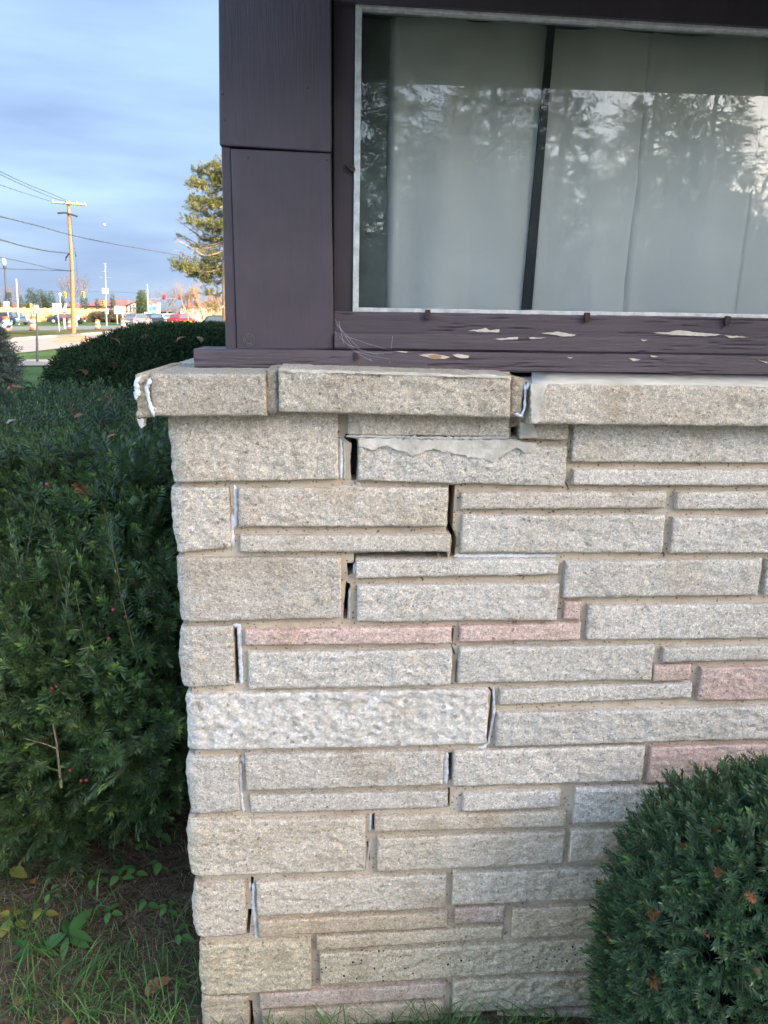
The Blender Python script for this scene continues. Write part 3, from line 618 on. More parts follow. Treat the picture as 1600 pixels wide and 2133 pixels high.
# paint flakes
FL = [([(975,689),(1005,685),(1012,683),(1020,688),(1041,686),(1040,692),(1010,692)], 0.150, 'primer'), ([(1027,706),(1080,702),(1078,707),(1040,708)], 0.150, 'primer'),
      ([(1128,694),(1165,691),(1200,697),(1196,700),(1170,701),(1150,697)], 0.150, 'primer'), ([(1362,693),(1395,692),(1412,688),(1450,692),(1508,697),(1470,701),(1400,698)], 0.150, 'primer'),
      ([(1510,698),(1560,702),(1520,704)], 0.150, 'primer'), ([(1335,707),(1350,708),(1340,711)], 0.150, 'primer'), ([(1100,702),(1140,704),(1105,706)], 0.150, 'primer'),
      ([(872,739),(890,738),(905,737),(922,740),(938,744),(925,748),(905,748),(890,744)], WS, 'primer'), ([(943,739),(955,737),(978,741),(975,746),(958,746)], WS, 'primer'),
      ([(1310,746),(1335,749),(1320,752)], WS, 'primer'), ([(1355,740),(1372,743),(1358,744)], WS, 'primer'), ([(1580,749),(1600,754),(1598,757)], WS, 'primer'), ([(1182,744),(1194,744),(1188,747)], WS, 'primer'),
      ([(820,731),(850,733),(846,735)], WS, 'primer')]
for q, w, m in FL: plate(q, w - 0.001, 0.0012, M[m], 'paint_flake', win, 0.8, 6)
plate([(891,741),(905,738),(921,742),(918,746),(905,747)], WS - 0.0025, 0.0008, M['wood_bare'], 'bare_wood_patch', win, 0.8, 4)

post = local_root('corner_post', 'plum-painted boxed timber corner post standing on the stone ledge beside the window', 'post')
quad_board('board', [(452,-420),(689,-420),(691,317),(457,302)], WP - 0.004, WP + 0.12, M['paint_v'], post)
quad_board('board', [(480,309),(690,319),(696,728),(494,728)], WP - 0.002, WP + 0.03, M['paint_v'], post)
quad_board('corner_board', [(461,305),(480.5,307),(494,728),(470,727)], WP + 0.004, WP + 0.14, M['paint_v'], post)
quad_board('backing', [(484,290),(690,290),(690,722),(498,722)], WP + 0.032, WP + 0.14, M['paint_dk'], post, 0)
kn = WL(519, 708, WP - 0.0025); mb = MB()
for k in range(2): mb.lathe([(0.0115 - k * 0.004, 0), (0.013 - k * 0.004, 0.001), (0.0125 - k * 0.004, 0.0018), (0.0112 - k * 0.004, 0.0005)], (0, 0, 0), 18)
mb.v = [(kn.x + x, kn.y - z, kn.z + y) for x, y, z in mb.v]; mb.build('knot_ring', plain('chalky_paint', (0.16, 0.14, 0.15), 0.8, var=0.6, scale=200), post)
for x, y in ((463,195),(467,250),(517,328),(682,333),(641,183)):
    p = WL(x, y, WP - 0.005); MB().ball((p.x, p.y, p.z), 0.0022, 8, 5, (1, 0.5, 1)).build('nail_head', M['paint_dk'], post)

# curtains behind the pane
cm, nt, b = new_mat('curtain_cloth'); v = coords(nt, 'Object')
cc = mixc(nt, (0.93, 0.93, 0.90), ramp(nt, noise(nt, v, 2.5, 3), [(0.3, g3(0.88)), (0.7, g3(1.08))]))
nt.links.new(cc, b.inputs['Base Color']); b.inputs['Roughness'].default_value = 0.9; nt.links.new(bump(nt, noise(nt, v, 9, 4, 0.5, 1.0), 0.35, 0.012), b.inputs['Normal'])
M['curtain'] = cm
def curtain(x0, x1, w, label, folds, lean=0, drop=0.0):
    a = WL(x0, 640, w); c = WL(x1, 652, w); u0, u1 = a.x, c.x; z0 = g0.z - 0.03; z1 = g1.z + 0.12; nu = max(20, int((u1 - u0) / 0.006)); nv = 40
    S, T = np.meshgrid(np.linspace(0, 1, nu + 1), np.linspace(0, 1, nv + 1)); U = u0 + (u1 - u0) * S + lean * T; Z = z0 + (z1 - z0) * T
    Y = w + 0.009 * np.sin(S * folds * 6.28 + 1.5 * vnoise(S * 3, T * 2, 0, 4)) + 0.010 * fbm(S * 4, T * 3.5, x0 * 0.1, 8, 3) + 0.03 * np.clip(1 - S / 0.06, 0, 1) ** 2
    Y = Y + 0.004 * np.exp(-((T - 0.10 - 0.06 * S) / 0.01) ** 2)
    V = np.stack([U, Y, Z], 2).reshape(-1, 3); idx = np.arange((nu + 1) * (nv + 1)).reshape(nv + 1, nu + 1)
    F = np.stack([idx[:-1, :-1].ravel(), idx[:-1, 1:].ravel(), idx[1:, 1:].ravel(), idx[1:, :-1].ravel()], 1)
    o = np_mesh('curtain', V, F, cm, None, smooth=True); o.location = W0; o.rotation_euler = (0, 0, THETA)
    m = o.modifiers.new('thickness', 'SOLIDIFY'); m.thickness = 0.002
    return tag(o, label, 'curtain', 'curtain panels behind the window')
curtain(803, 1106, 0.240, 'pale curtain panel left of the dark leaning strip', 2.2)
curtain(1100, 1304, 0.248, 'pale curtain panel just right of the dark leaning strip', 1.3, 0.004)
curtain(1296, 1530, 0.243, 'pale flat curtain panel, second from the right edge of the window', 1.1, 0.012)
curtain(1524, 1700, 0.252, 'shadier curtain panel at the right edge of the window', 1.0, 0.010)
dm = plain('slate_strip', (0.022, 0.032, 0.040), 0.5, var=0.3, scale=12)
A = WL(1088, 645, 0.225); B = WL(1108, 645, 0.225); C_ = WL(1158, 38, 0.225); D_ = WL(1145, 38, 0.225)
o = MB().prism([A, B, C_, D_], (0, 0.012, 0)).build('curtain_rod', dm); o.location = W0; o.rotation_euler = (0, 0, THETA)
tag(o, 'dark slate-coloured strip leaning behind the glass between two curtains', 'rod')
# flat dim sheet filling the gap left of the first curtain
a = WL(745, 640, 0.30); c = WL(830, 640, 0.30)
o = MB().add([(a.x - 0.06, 0.262, g0.z - 0.03), (c.x, 0.262, g0.z - 0.03), (c.x, 0.262, g1.z + 0.12), (a.x - 0.06, 0.262, g1.z + 0.12)], [(0, 1, 2, 3)]).build('gap_sheet', plain('dim_sheet', (0.20, 0.24, 0.225), 0.8, var=0.3, scale=14))
o.location = W0; o.rotation_euler = (0, 0, THETA); tag(o, 'flat dim greenish sheet filling the gap between the white rim and the first curtain', 'screen')

# house body and roof overhang (seen only as dark reflection and shade)
ub = WL(470, 500, WP + 0.14).x
house = local_root('house', 'low house behind the corner window with plum-painted walls', 'house')
MB().box((ub + 0.01, 0.45, zc + 0.005), (14.0, 7.5, 2.65)).build('wall', M['paint_dk'], house)
MB().box((UEND + 0.005, 0.02, -0.1), (14.0, 0.44, 2.65)).build('wall', M['paint_dk'], house)
# the eave slopes down outwards, as the roof does
SL = 0.55; ze = lambda w: 2.433 + SL * (w + 0.5)
def eave(name, u0, u1, prof, mat):
    mb = MB(); n = len(prof); mb.add([(u0, w_, z_) for w_, z_ in prof] + [(u1, w_, z_) for w_, z_ in prof], [tuple(range(n)), tuple(range(2 * n - 1, n - 1, -1))] + [(i, (i + 1) % n, (i + 1) % n + n, i + n) for i in range(n)]); return mb.build(name, mat, house)
eave('soffit', -0.355, 14.3, [(-0.50, ze(-0.5)), (4.0, ze(4.0)), (4.0, ze(4.0) + 0.04), (-0.50, ze(-0.5) + 0.04)], plain('soffit_paint', (0.20, 0.19, 0.18), 0.8))
rm = plain('roof_shingles', (0.09, 0.08, 0.075), 0.9, var=0.2, scale=8)
eave('roof', -0.36, 14.3, [(-0.56, ze(-0.5) + 0.08), (4.0, ze(4.0) + 0.044), (4.0, ze(4.0) + 0.13), (-0.56, ze(-0.5) + 0.14)], rm)
eave('roof', -0.36, 14.3, [(4.003, ze(4.0)), (8.4, ze(-0.4)), (8.4, ze(-0.4) + 0.12), (4.003, ze(4.0) + 0.13)], rm)
eave('gable', -0.33, 14.2, [(0.5, 2.656), (7.9, 2.656), (4.0, ze(4.0) - 0.03)], M['paint_dk'])
eave('fascia', -0.36, 14.3, [(-0.54, ze(-0.5) - 0.05), (-0.503, ze(-0.5) - 0.05), (-0.503, ze(-0.5) + 0.07), (-0.54, ze(-0.5) + 0.07)], M['paint_dk'])

# cobweb between post and sill
web = MB(); rw = 0.00022
def wp(x, y, w): return WL(x, y, w)
for a, c in (((697,664,0.16),(741,733,0.118)), ((697,672,0.16),(775,752,0.117)), ((741,733,0.118),(775,752,0.117)), ((741,733,0.118),(818,735,0.115)), ((720,700,0.14),(812,729,0.118)),
             ((818,700,0.148),(812,756,0.117)), ((741,733,0.118),(812,748,0.117)), ((706,668,0.16),(716,716,0.14)), ((745,728,0.118),(800,738,0.116)), ((725,718,0.13),(790,740,0.116)), ((697,690,0.16),(741,733,0.118))):
    P = wp(*a); Q = wp(*c); web.tube([P, P.lerp(Q, 0.5) + Vector((0, 0, -0.0015)), Q], rw, 3, False)
o = web.build('cobweb', plain('silk', (0.62, 0.62, 0.66), 0.6, var=0.1)); o.location = W0; o.rotation_euler = (0, 0, THETA)
tag(o, 'torn grey cobweb strung from the post to the sill', 'cobweb')

# ================================================================= GROUND
def ground_sheet(name, poly, z, mat, kind='structure', thick=0.0, label=None):
    me = bpy.data.meshes.new(name); me.from_pydata([(x, y, z) for x, y in poly], [], [tuple(range(len(poly)))]); me.update()
    o = link_mesh(name, me, None, mat); return tag(o, label, None, None, kind)
def turf_mat(name, c1, c2, c3, s=6.0):
    m, nt, b = new_mat(name); v = coords(nt, 'Object')
    a = ramp(nt, noise(nt, v, s, 6, 0.7), [(0.3, c1), (0.5, c2), (0.7, c3)])
    a = mixc(nt, a, ramp(nt, noise(nt, v, 0.35, 4), [(0.35, g3(0.8)), (0.65, g3(1.2))]))
    a = mixc(nt, a, ramp(nt, noise(nt, v, 60, 3), [(0.3, g3(0.7)), (0.7, g3(1.25))]))
    nt.links.new(a, b.inputs['Base Color']); b.inputs['Roughness'].default_value = 0.95; b.inputs['Specular IOR Level'].default_value = 0.1
    nt.links.new(bump(nt, noise(nt, v, 40, 5), 0.8, 0.03), b.inputs['Normal']); return m
M['lawn'] = turf_mat('lawn', (0.045, 0.085, 0.025), (0.065, 0.115, 0.035), (0.095, 0.14, 0.045))
M['soil'] = turf_mat('soil', (0.06, 0.042, 0.03), (0.125, 0.088, 0.06), (0.21, 0.15, 0.10), 22)
M['concrete'] = plain('pale_concrete', (0.29, 0.25, 0.215), 0.9, var=0.10, scale=1.2, bscale=60, bs=0.2)
M['asphalt'] = plain('grey_asphalt', (0.15, 0.145, 0.15), 0.9, var=0.12, scale=1.5, bscale=80, bs=0.3)
M['kerb'] = plain('kerb_concrete', (0.22, 0.20, 0.19), 0.9, var=0.2, scale=2)
ground_sheet('ground', [(-700, -300), (700, -300), (700, 1500), (-700, 1500)], -0.03, M['lawn'])
# soil bed round the corner, gently uneven
nx, ny = 150, 130; X, Y = np.meshgrid(np.linspace(-3.2, 2.6, nx), np.linspace(0.2, 5.2, ny))
Zg = 0.035 * fbm(X * 1.6, Y * 1.6, 0, 3, 4) + 0.010 * fbm(X * 14, Y * 14, 0, 4, 4)
def soil_z(x, y):
    z = 0.035 * fbm(np.array([x]) * 1.6, np.array([y]) * 1.6, 0, 3, 4) + 0.010 * fbm(np.array([x]) * 14, np.array([y]) * 14, 0, 4, 4)
    return float(z[0])
idx = np.arange(nx * ny).reshape(ny, nx)
F = np.stack([idx[:-1, :-1].ravel(), idx[:-1, 1:].ravel(), idx[1:, 1:].ravel(), idx[1:, :-1].ravel()], 1)
tag(np_mesh('soil', np.stack([X, Y, Zg], 2).reshape(-1, 3), F, M['soil'], smooth=True), kind='structure')
ground_sheet('path', [(-2.6, -1.9), (14, -1.2), (14, 1.0), (0.5, 0.98), (0.36, 1.22), (-0.3, 1.17), (-2.6, 0.8)], 0.062, plain('bounce_walk', (0.52, 0.465, 0.395), 0.9, var=0.1, scale=3))  # unseen walk, added pale to bounce light onto the lower wall
def strip(name, pxs, z, mat):
    return ground_sheet(name, [tuple(G(x, y, z).xy) for x, y in pxs], z, mat)
# paths and roads, from near to far
strip('path', [(-500,766),(-100,762),(600,759),(600,749.5),(-100,748.5),(-500,749)], 0.004, M['concrete'])
strip('driveway', [(-500,763),(-100,745),(0,738.5),(70,732),(200,716),(420,697),(420,684),(340,687),(200,696.5),(70,706),(0,712),(-500,745)], 0.004, M['concrete'])
strip('road', [(-600,692.5),(0,689.0),(120,687.8),(260,685),(700,700),(700,668),(420,664),(255,678),(120,679.0),(0,680.3),(-600,681.5)], 0.004, M['asphalt'])
def g2(px, py): p = G(px, py, 0); return (p.x, p.y)
kp = [g2(-500,745), g2(0,712), g2(70,706), g2(200,696.5), g2(340,687)]
mb = MB()
for a, c in zip(kp[:-1], kp[1:]):
    d = (Vector(c) - Vector(a)); n = Vector((-d.y, d.x)).normalized() * 0.35
    mb.prism([(a[0], a[1], 0), (c[0], c[1], 0), (c[0], c[1], 0.15), (a[0], a[1], 0.15)], (n.x, n.y, 0))
tag(mb.build('kerb', M['kerb']), kind='structure')
strip('verge', [(-500,741.5),(0,709.5),(70,703.7),(200,694.5),(420,681.5),(420,676),(260,685.5),(120,688),(0,689.3),(-600,693)], 0.05, turf_mat('sunny_verge', (0.075, 0.085, 0.022), (0.10, 0.105, 0.03), (0.13, 0.13, 0.042), 2))  # yellower turf: its sunlit look is put into the colour

# ================================================================= FOLIAGE TOOLS
def leaf_mat(name, rough=0.45, trans=0.25, spec=0.5):
    m, nt, b = new_mat(name); a = N(nt, 'ShaderNodeAttribute', attribute_name='tint')
    nt.links.new(a.outputs['Color'], b.inputs['Base Color']); b.inputs['Roughness'].default_value = rough; b.inputs['Specular IOR Level'].default_value = spec
    if trans:
        t = N(nt, 'ShaderNodeBsdfTranslucent'); nt.links.new(a.outputs['Color'], t.inputs['Color']); s = N(nt, 'ShaderNodeMixShader'); s.inputs[0].default_value = trans
        nt.links.new(b.outputs[0], s.inputs[1]); nt.links.new(t.outputs[0], s.inputs[2]); nt.links.new(s.outputs[0], nt.nodes['Material Output'].inputs['Surface'])
    return m
M['yew_far'] = leaf_mat('yew_far', 0.8, 0.05, 0.12); M['yew'] = leaf_mat('yew_needles', 0.4, 0.12, 0.55); M['needle'] = leaf_mat('conifer_needles', 0.6, 0.15, 0.3); M['leaf'] = leaf_mat('broad_leaf', 0.5, 0.3); M['grass'] = leaf_mat('grass_blade', 0.55, 0.3, 0.3)
M['bark'] = plain('bark', (0.16, 0.11, 0.08), 0.9, var=0.4, scale=14, bscale=60, bs=0.7, bd=0.006, stretch=(3, 3, 0.6))
M['bark_grey'] = plain('grey_bark', (0.14, 0.12, 0.11), 0.9, var=0.3, scale=14, bscale=60)
def sprig(n, L, nl, nw, rng, stem=True, flat=0.0, droop=0.0):
    """one shoot along +Z: V, F(quads), c (n,4): tip fraction for the colour ; needles as slim diamonds"""
    V = []; F = []; c = []
    if stem:
        r = 0.0011
        for i, t in enumerate((0, 0.55, 1.0)):
            for k in range(3):
                a = 2.094 * k; rr = r * (1.1 - t * 0.7); V.append((rr * math.cos(a), rr * math.sin(a), t * L)); c.append((2.0, t))
        for i in range(2):
            for k in range(3): F.append((i * 3 + k, i * 3 + (k + 1) % 3, i * 3 + 3 + (k + 1) % 3, i * 3 + 3 + k))
    for i in range(n):
        t = 0.12 + 0.88 * (i + rng.random() * 0.5) / n; ph = i * 2.39996 + rng.normal() * 0.2
        if flat: ph = (0 if i % 2 else math.pi) + rng.normal() * (1 - flat) * 1.2
        tilt = (1.25 - 0.85 * t ** 2) + rng.normal() * 0.12                      # angle from the shoot axis
        ln = nl * (1.0 - 0.45 * t ** 3) * (0.8 + 0.35 * rng.random())
        rd = np.array([math.cos(ph), math.sin(ph), 0]); ax = np.array([0, 0, 1.0]); d = rd * math.sin(tilt) + ax * math.cos(tilt)
        sd_ = np.cross(d, rd * -math.cos(tilt) + ax * math.sin(tilt)); sd_ /= np.linalg.norm(sd_)
        b0 = np.array([0, 0, t * L]); mid = b0 + d * ln * 0.5 + ax * 0.0; tip = b0 + d * ln + ax * ln * 0.12 * (1 - t) - ax * droop * ln
        j = len(V); V += [b0, mid - sd_ * nw / 2, tip, mid + sd_ * nw / 2]; c += [(0.0, t), (0.5, t), (1.0, t), (0.5, t)]
        F.append((j, j + 1, j + 2, j + 3))
    return np.array(V, float), np.array(F, int), np.array(c, float)
def rot_to(D, rng):
    """(m,3) unit directions -> (m,3,3) rotations taking +Z there, with random spin"""
    D = D / np.linalg.norm(D, axis=1, keepdims=True); A = np.where(np.abs(D[:, 2:3]) < 0.9, np.array([[0, 0, 1.0]]), np.array([[1.0, 0, 0]]))
    X = np.cross(A, D); X /= np.linalg.norm(X, axis=1, keepdims=True); Yv = np.cross(D, X); a = rng.random(len(D)) * 6.283
    ca, sa = np.cos(a)[:, None], np.sin(a)[:, None]; X2 = X * ca + Yv * sa; Y2 = -X * sa + Yv * ca
    return np.stack([X2, Y2, D], 2)
def scatter(tmpl, P, D, S, rng, base, tip, stemc=(0.10, 0.075, 0.02), shade=None, odd=None):
    Vs = []; Fs = []; Cs = []; off = 0; pick = rng.integers(0, len(tmpl), len(P)); Rm = rot_to(D, rng)
    base = np.array(base); tip = np.array(tip); stemc = np.array(stemc)
    for k, (V, F, c) in enumerate(tmpl):
        s = np.where(pick == k)[0]
        if not len(s): continue
        W = np.einsum('mij,nj->mni', Rm[s], V) * S[s][:, None, None] + P[s][:, None, :]
        m, n = len(s), len(V); Vs.append(W.reshape(-1, 3))
        Fs.append((F[None] + (np.arange(m) * n)[:, None, None] + off).reshape(-1, 4)); off += m * n
        vary = rng.random((m, 1, 1)); young = (rng.random((m, 1, 1)) < 0.16) * 1.0
        tt = np.clip(c[:, 1][None, :, None] ** 5 * (0.25 + 1.1 * young) + 0.10 * (c[:, 0][None, :, None] == 1), 0, 1)
        colr = (base * (1 - tt) + tip * tt) * (0.72 + 0.55 * vary)
        colr = np.where((c[:, 0] == 2.0)[None, :, None], stemc[None, None, :] * (0.6 + 0.8 * vary), colr)
        if shade is not None: colr = colr * shade[s][:, None, None]
        if odd is not None:
            oc = np.array([0.22, 0.085, 0.03]); colr = np.where(odd[s][:, None, None], oc * (0.6 + 0.8 * vary), colr)
        Cs.append(colr.reshape(-1, 3))
    return np.concatenate(Vs), np.concatenate(Fs), np.concatenate(Cs)
YB = (0.047, 0.092, 0.033); YT = (0.17, 0.28, 0.055)
tn = [sprig(40, 0.060, 0.025, 0.0037, RNG) for _ in range(3)] + [sprig(38, 0.085, 0.024, 0.0036, RNG, flat=0.6) for _ in range(3)]
ts = [sprig(34, 0.050, 0.021, 0.0033, RNG) for _ in range(3)] + [sprig(34, 0.065, 0.021, 0.0033, RNG, flat=0.6) for _ in range(2)]
tl = [sprig(54, 0.16, 0.021, 0.0030, RNG, flat=0.55) for _ in range(2)]
tm = [sprig(22, 0.075, 0.024, 0.0042, RNG) for _ in range(4)]
tf = [sprig(11, 0.12, 0.045, 0.012, RNG, stem=False) for _ in range(4)]

# ---- the near hedge, left of the wall
hedge = empty('yew_hedge', (-1.5, 2.7, 0), 0, 'big dark yew hedge close beside the left corner of the stone wall', 'hedge')
HX0, HX1 = -3.4, -0.47; HY0, HY1 = 1.80, 4.12; HT = 1.335
def hedge_top(x, y):
    e = np.minimum(np.clip((y - HY0) / 0.75, 0, 1), np.clip((HX1 + 0.35 * np.clip((y - 2.0) / 2, 0, 1) - x) / 0.45, 0, 1))
    return HT - 0.20 * (1 - e) ** 2.2 + 0.05 * fbm(x * 2.5, y * 2.5, 0, 61, 3) + 0.012 * (y - 3)
P = []; D = []; S = []; SH = []; OD = []
def addp(p, d, s, sh=1.0): P.append(p); D.append(d); S.append(s); SH.append(sh)
def hx1(y): return HX1 + 0.30 * np.clip((y - 1.9) / 1.5, 0, 1)
rng = RNG
# top surface
n = 7600; yy = HY0 + (HY1 - HY0) * rng.random(n) ** 1.25; xx = HX0 + (hx1(yy) - 0.02 - HX0) * rng.random(n)
keep = (xx > -0.52 * (yy + 0.4) - 0.1); xx, yy = xx[keep], yy[keep]
zz = hedge_top(xx, yy); dep = rng.random(len(xx)) ** 1.5 * 0.10
gx = (hedge_top(xx + 0.05, yy) - zz) / 0.05; gy = (hedge_top(xx, yy + 0.05) - zz) / 0.05
far = yy > 2.7
Ptop = np.stack([xx, yy, zz - dep - 0.06], 1); Dtop = np.stack([-gx * 0.8 + rng.normal(0, 0.38, len(xx)), -gy * 0.8 + rng.normal(0, 0.38, len(xx)) - 0.05, np.ones(len(xx))], 1)
Stop = 0.8 + 0.45 * rng.random(len(xx))
# front face and right end, hanging shoots
def face_pts(n, kind):
    t = rng.random(n) ** 0.85
    if kind == 'front':
        x = HX0 + 2.0 + (HX1 - HX0 - 2.0 + 0.02) * rng.random(n); lf = np.clip((-0.62 - x) / 0.3, 0, 1); z = (0.16 - 0.13 * lf) + (1.16 + 0.13 * lf) * t
        bulge = 0.16 * np.sin(np.clip((z - 0.1) / 1.25, 0, 1) * math.pi) + 0.20 * fbm(x * 5, z * 5, 0, 71, 3)
        under = (0.30 - 0.22 * lf) * np.clip(1 - (z - 0.10) / 0.45, 0, 1) ** 1.3 + 0.16 * np.clip((z - 0.95) / 0.4, 0, 1) ** 2
        y = HY0 + 0.16 - bulge + under + rng.random(n) ** 1.4 * 0.30
        corner = np.clip((x - (HX1 - 0.25)) / 0.25, 0, 1); y = y + corner ** 2 * 0.20; z = z + 0.30 * corner ** 2 * (1 - t) * 1.0
        d = np.stack([rng.normal(0, 0.45, n) + corner * 0.5, -np.ones(n) * 0.9, rng.normal(0.35, 0.4, n) + 0.6 * t - 0.25 * (1 - t)], 1)
    else:
        y = HY0 + 0.15 + 2.2 * rng.random(n) ** 1.3; z = 0.50 + 0.82 * t
        x = hx1(y) - 0.06 + 0.05 * np.sin(z * 5) + 0.08 * fbm(y * 3, z * 4, 0, 81, 3) - rng.random(n) ** 1.4 * 0.25 - 0.18 * np.clip(1 - (z - 0.45) / 0.4, 0, 1)
        d = np.stack([np.ones(n) * 0.9, rng.normal(-0.25, 0.4, n), rng.normal(0.3, 0.4, n) + 0.5 * t], 1)
    return np.stack([x, y, z], 1), d
Pf, Df = face_pts(4500, 'front'); Pe, De = face_pts(1700, 'end')
Pn = np.concatenate([Ptop[~far], Pf, Pe]); Dn = np.concatenate([Dtop[~far], Df, De]); Sn = np.concatenate([Stop[~far], 0.9 + 0.6 * rng.random(len(Pf)), 0.8 + 0.5 * rng.random(len(Pe))])
Vh, Fh, Ch = scatter(tn, Pn, Dn, Sn, rng, YB, YT, odd=rng.random(len(Pn)) < 0.004)
o = np_mesh('foliage', Vh, Fh, M['yew'], hedge, Ch); o['kind'] = 'stuff'
Vh, Fh, Ch = scatter(tm, Ptop[far], Dtop[far], Stop[far] * 1.1, rng, YB, YT, odd=rng.random(int(far.sum())) < 0.006)
o2 = np_mesh('foliage', Vh, Fh, M['yew'], hedge, Ch); o2['kind'] = 'stuff'
# long upright shoots on the front shoulder
lx = np.array([G_ for G_ in (-1.02,-0.93,-0.84,-0.78,-0.70,-0.63,-0.98,-0.88,-0.74,-0.67,-1.08,-0.60,-0.81,-0.92)]); k = len(lx)
Pl = np.stack([lx + rng.normal(0, 0.01, k), 1.74 + rng.random(k) * 0.14, 0.80 + rng.random(k) * 0.30], 1); Dl = np.stack([rng.normal(0, 0.12, k), rng.normal(-0.25, 0.1, k), np.ones(k)], 1)
Vh, Fh, Ch = scatter(tl, Pl, Dl, 0.95 + 0.5 * rng.random(k), rng, (0.032, 0.075, 0.035), YT, stemc=(0.20, 0.17, 0.035)); o3 = np_mesh('long_shoots', Vh, Fh, M['yew'], hedge, Ch); o3['kind'] = 'stuff'
# inner growth: dark twigs and stems
def inv_parent(o): o.matrix_parent_inverse = Matrix.Translation(-Vector(o.parent.location)) if o.parent.rotation_euler.z == 0 else o.parent.matrix_basis.inverted()
for q in (o, o2, o3): inv_parent(q)
def hstem(pts, r0, r1, mat=None):
    n = len(pts); q = MB().tube(pts, [r0 + (r1 - r0) * i / (n - 1) for i in range(n)], 7).build('stem', mat or M['bark'], hedge); inv_parent(q)
def jag(a, b, n, amp):
    a = Vector(a); b = Vector(b); return [a.lerp(b, i / n) + (Vector([random.uniform(-amp, amp) for _ in range(3)]) if 0 < i < n else Vector()) for i in range(n + 1)]
for a, b, r in (((-0.55,2.75,0),(-0.42,2.35,1.0),0.020), ((-0.60,2.75,0),(-0.85,2.3,1.1),0.022), ((-0.72,2.5,0),(-0.60,2.1,0.95),0.014), ((-1.0,2.4,0),(-1.15,2.2,1.2),0.025), ((-1.3,2.5,0),(-1.2,2.2,1.2),0.022),
                ((-0.50,2.7,0.35),(-0.35,2.45,0.95),0.010), ((-0.9,2.6,0),(-0.7,3.0,1.2),0.02), ((-1.8,2.6,0),(-1.7,2.8,1.2),0.03), ((-2.4,2.7,0),(-2.3,2.9,1.2),0.03), ((-0.62,2.3,0.15),(-0.48,2.05,0.75),0.009), ((-1.4,3.3,0),(-1.3,3.4,1.2),0.03), ((-0.5,3.3,0),(-0.45,3.3,1.2),0.03)):
    hstem(jag(a, b, 6, 0.03), r, r * 0.5)
for i in range(26):
    a = Vector((random.uniform(-1.5, -0.5), random.uniform(2.2, 2.6), random.uniform(0.1, 0.7))); b = a + Vector((random.uniform(-0.3, 0.3), random.uniform(-0.55, -0.3), random.uniform(0.05, 0.5))); hstem(jag(a, b, 4, 0.02), 0.006, 0.002)
P1, P2 = at(2, 1440, 1.80), at(28, 1610, 1.82); hstem([P1 + Vector((-0.01, 0.05, 0.05)), P1, P1.lerp(P2, 0.5) + Vector((0.008, 0, 0)), P2], 0.010, 0.012, plain('grey_stem', (0.13, 0.10, 0.085), 0.9, var=0.3, scale=60))
ds = plain('dead_twig', (0.30, 0.24, 0.16), 0.9, var=0.3, scale=90)
hstem([at(108, 1490, 1.74), at(118, 1550, 1.75), at(128, 1640, 1.77)], 0.0022, 0.0035, ds); hstem([at(52, 1538, 1.73), at(95, 1550, 1.74), at(120, 1560, 1.75)], 0.001, 0.0018, ds)
hstem([at(97, 1597, 1.74), at(125, 1606, 1.76)], 0.001, 0.0015, ds)
# solid near-black core, inner shade put in its colour; no daylight shows through
hb = MB(); 
core = []
nx, ny, nz = 26, 10, 12
hc = MB()
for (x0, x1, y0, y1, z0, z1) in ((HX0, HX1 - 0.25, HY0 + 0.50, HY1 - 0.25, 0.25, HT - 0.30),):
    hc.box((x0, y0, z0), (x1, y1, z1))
q = hc.build('dark_core', plain('dark_core', (0.010, 0.012, 0.008), 1.0, var=0.5, scale=20, bscale=20, bs=1, bd=0.05, spec=0.05), hedge); inv_parent(q)
bm = plain('red_berry', (0.24, 0.03, 0.04), 0.35, var=0.15, scale=30)
for px, py in ((107,1434),(118,1430),(236,1270),(227,1330),(210,1532),(146,1604),(192,1593),(169,1626),(180,1625),(98,1009),(262,1285)):
    p = at(px, py, 1.735); q = MB().ball(p, 0.0048, 8, 6).build('berry', bm, hedge); inv_parent(q)

# ---- the second hedge, running away behind it
hedge2 = empty('clipped_hedge', (-4, 10, 0), 0, 'long dark clipped hedge farther off, behind the near yew hedge and left of the post', 'hedge')
A0 = at(86, 735, 7.6); A1 = at(500, 700, 17.0); B0 = at(150, 800, 6.6); B1 = at(700, 800, 6.2)
poly = [Vector((at(92, 740, 8.2).x, 8.2)), Vector((at(215, 705, 12.0).x, 12.0)), Vector((at(340, 700, 16.0).x, 16.0)), Vector((at(620, 700, 19).x, 19)), Vector((at(760, 700, 7.5).x, 7.5)), Vector((at(300, 700, 6.3).x, 6.3)), Vector((at(140, 700, 6.7).x, 6.7))]
def pin(x, y):
    c = np.zeros(len(x), bool)
    for i in range(len(poly)):
        a, b = poly[i], poly[i - 1]; c ^= ((a.y > y) != (b.y > y)) & (x < (b.x - a.x) * (y - a.y) / (b.y - a.y + 1e-12) + a.x)
    return c
def pdist(x, y):
    d = np.full(len(x), 9e9)
    for i in range(len(poly)):
        a, b = poly[i - 1], poly[i]; ex, ey = b.x - a.x, b.y - a.y; t = np.clip(((x - a.x) * ex + (y - a.y) * ey) / (ex * ex + ey * ey), 0, 1)
        d = np.minimum(d, np.hypot(x - a.x - ex * t, y - a.y - ey * t))
    return d
xs = np.array([p.x for p in poly]); ys = np.array([p.y for p in poly])
n = 52000; x = rng.uniform(xs.min(), xs.max(), n); y = rng.uniform(ys.min(), ys.max(), n); k = pin(x, y); x, y = x[k], y[k]; d = pdist(x, y)
T2 = 1.44; z = T2 - 0.5 * np.clip(1 - d / 0.9, 0, 1) ** 2.3 + 0.07 * fbm(x * 1.4, y * 1.4, 0, 91, 3) - 0.1 * rng.random(len(x))
pr = np.clip(1.4 - y / 16, 0.45, 1); k = rng.random(len(x)) < pr; x, y, z, d = x[k], y[k], z[k], d[k]
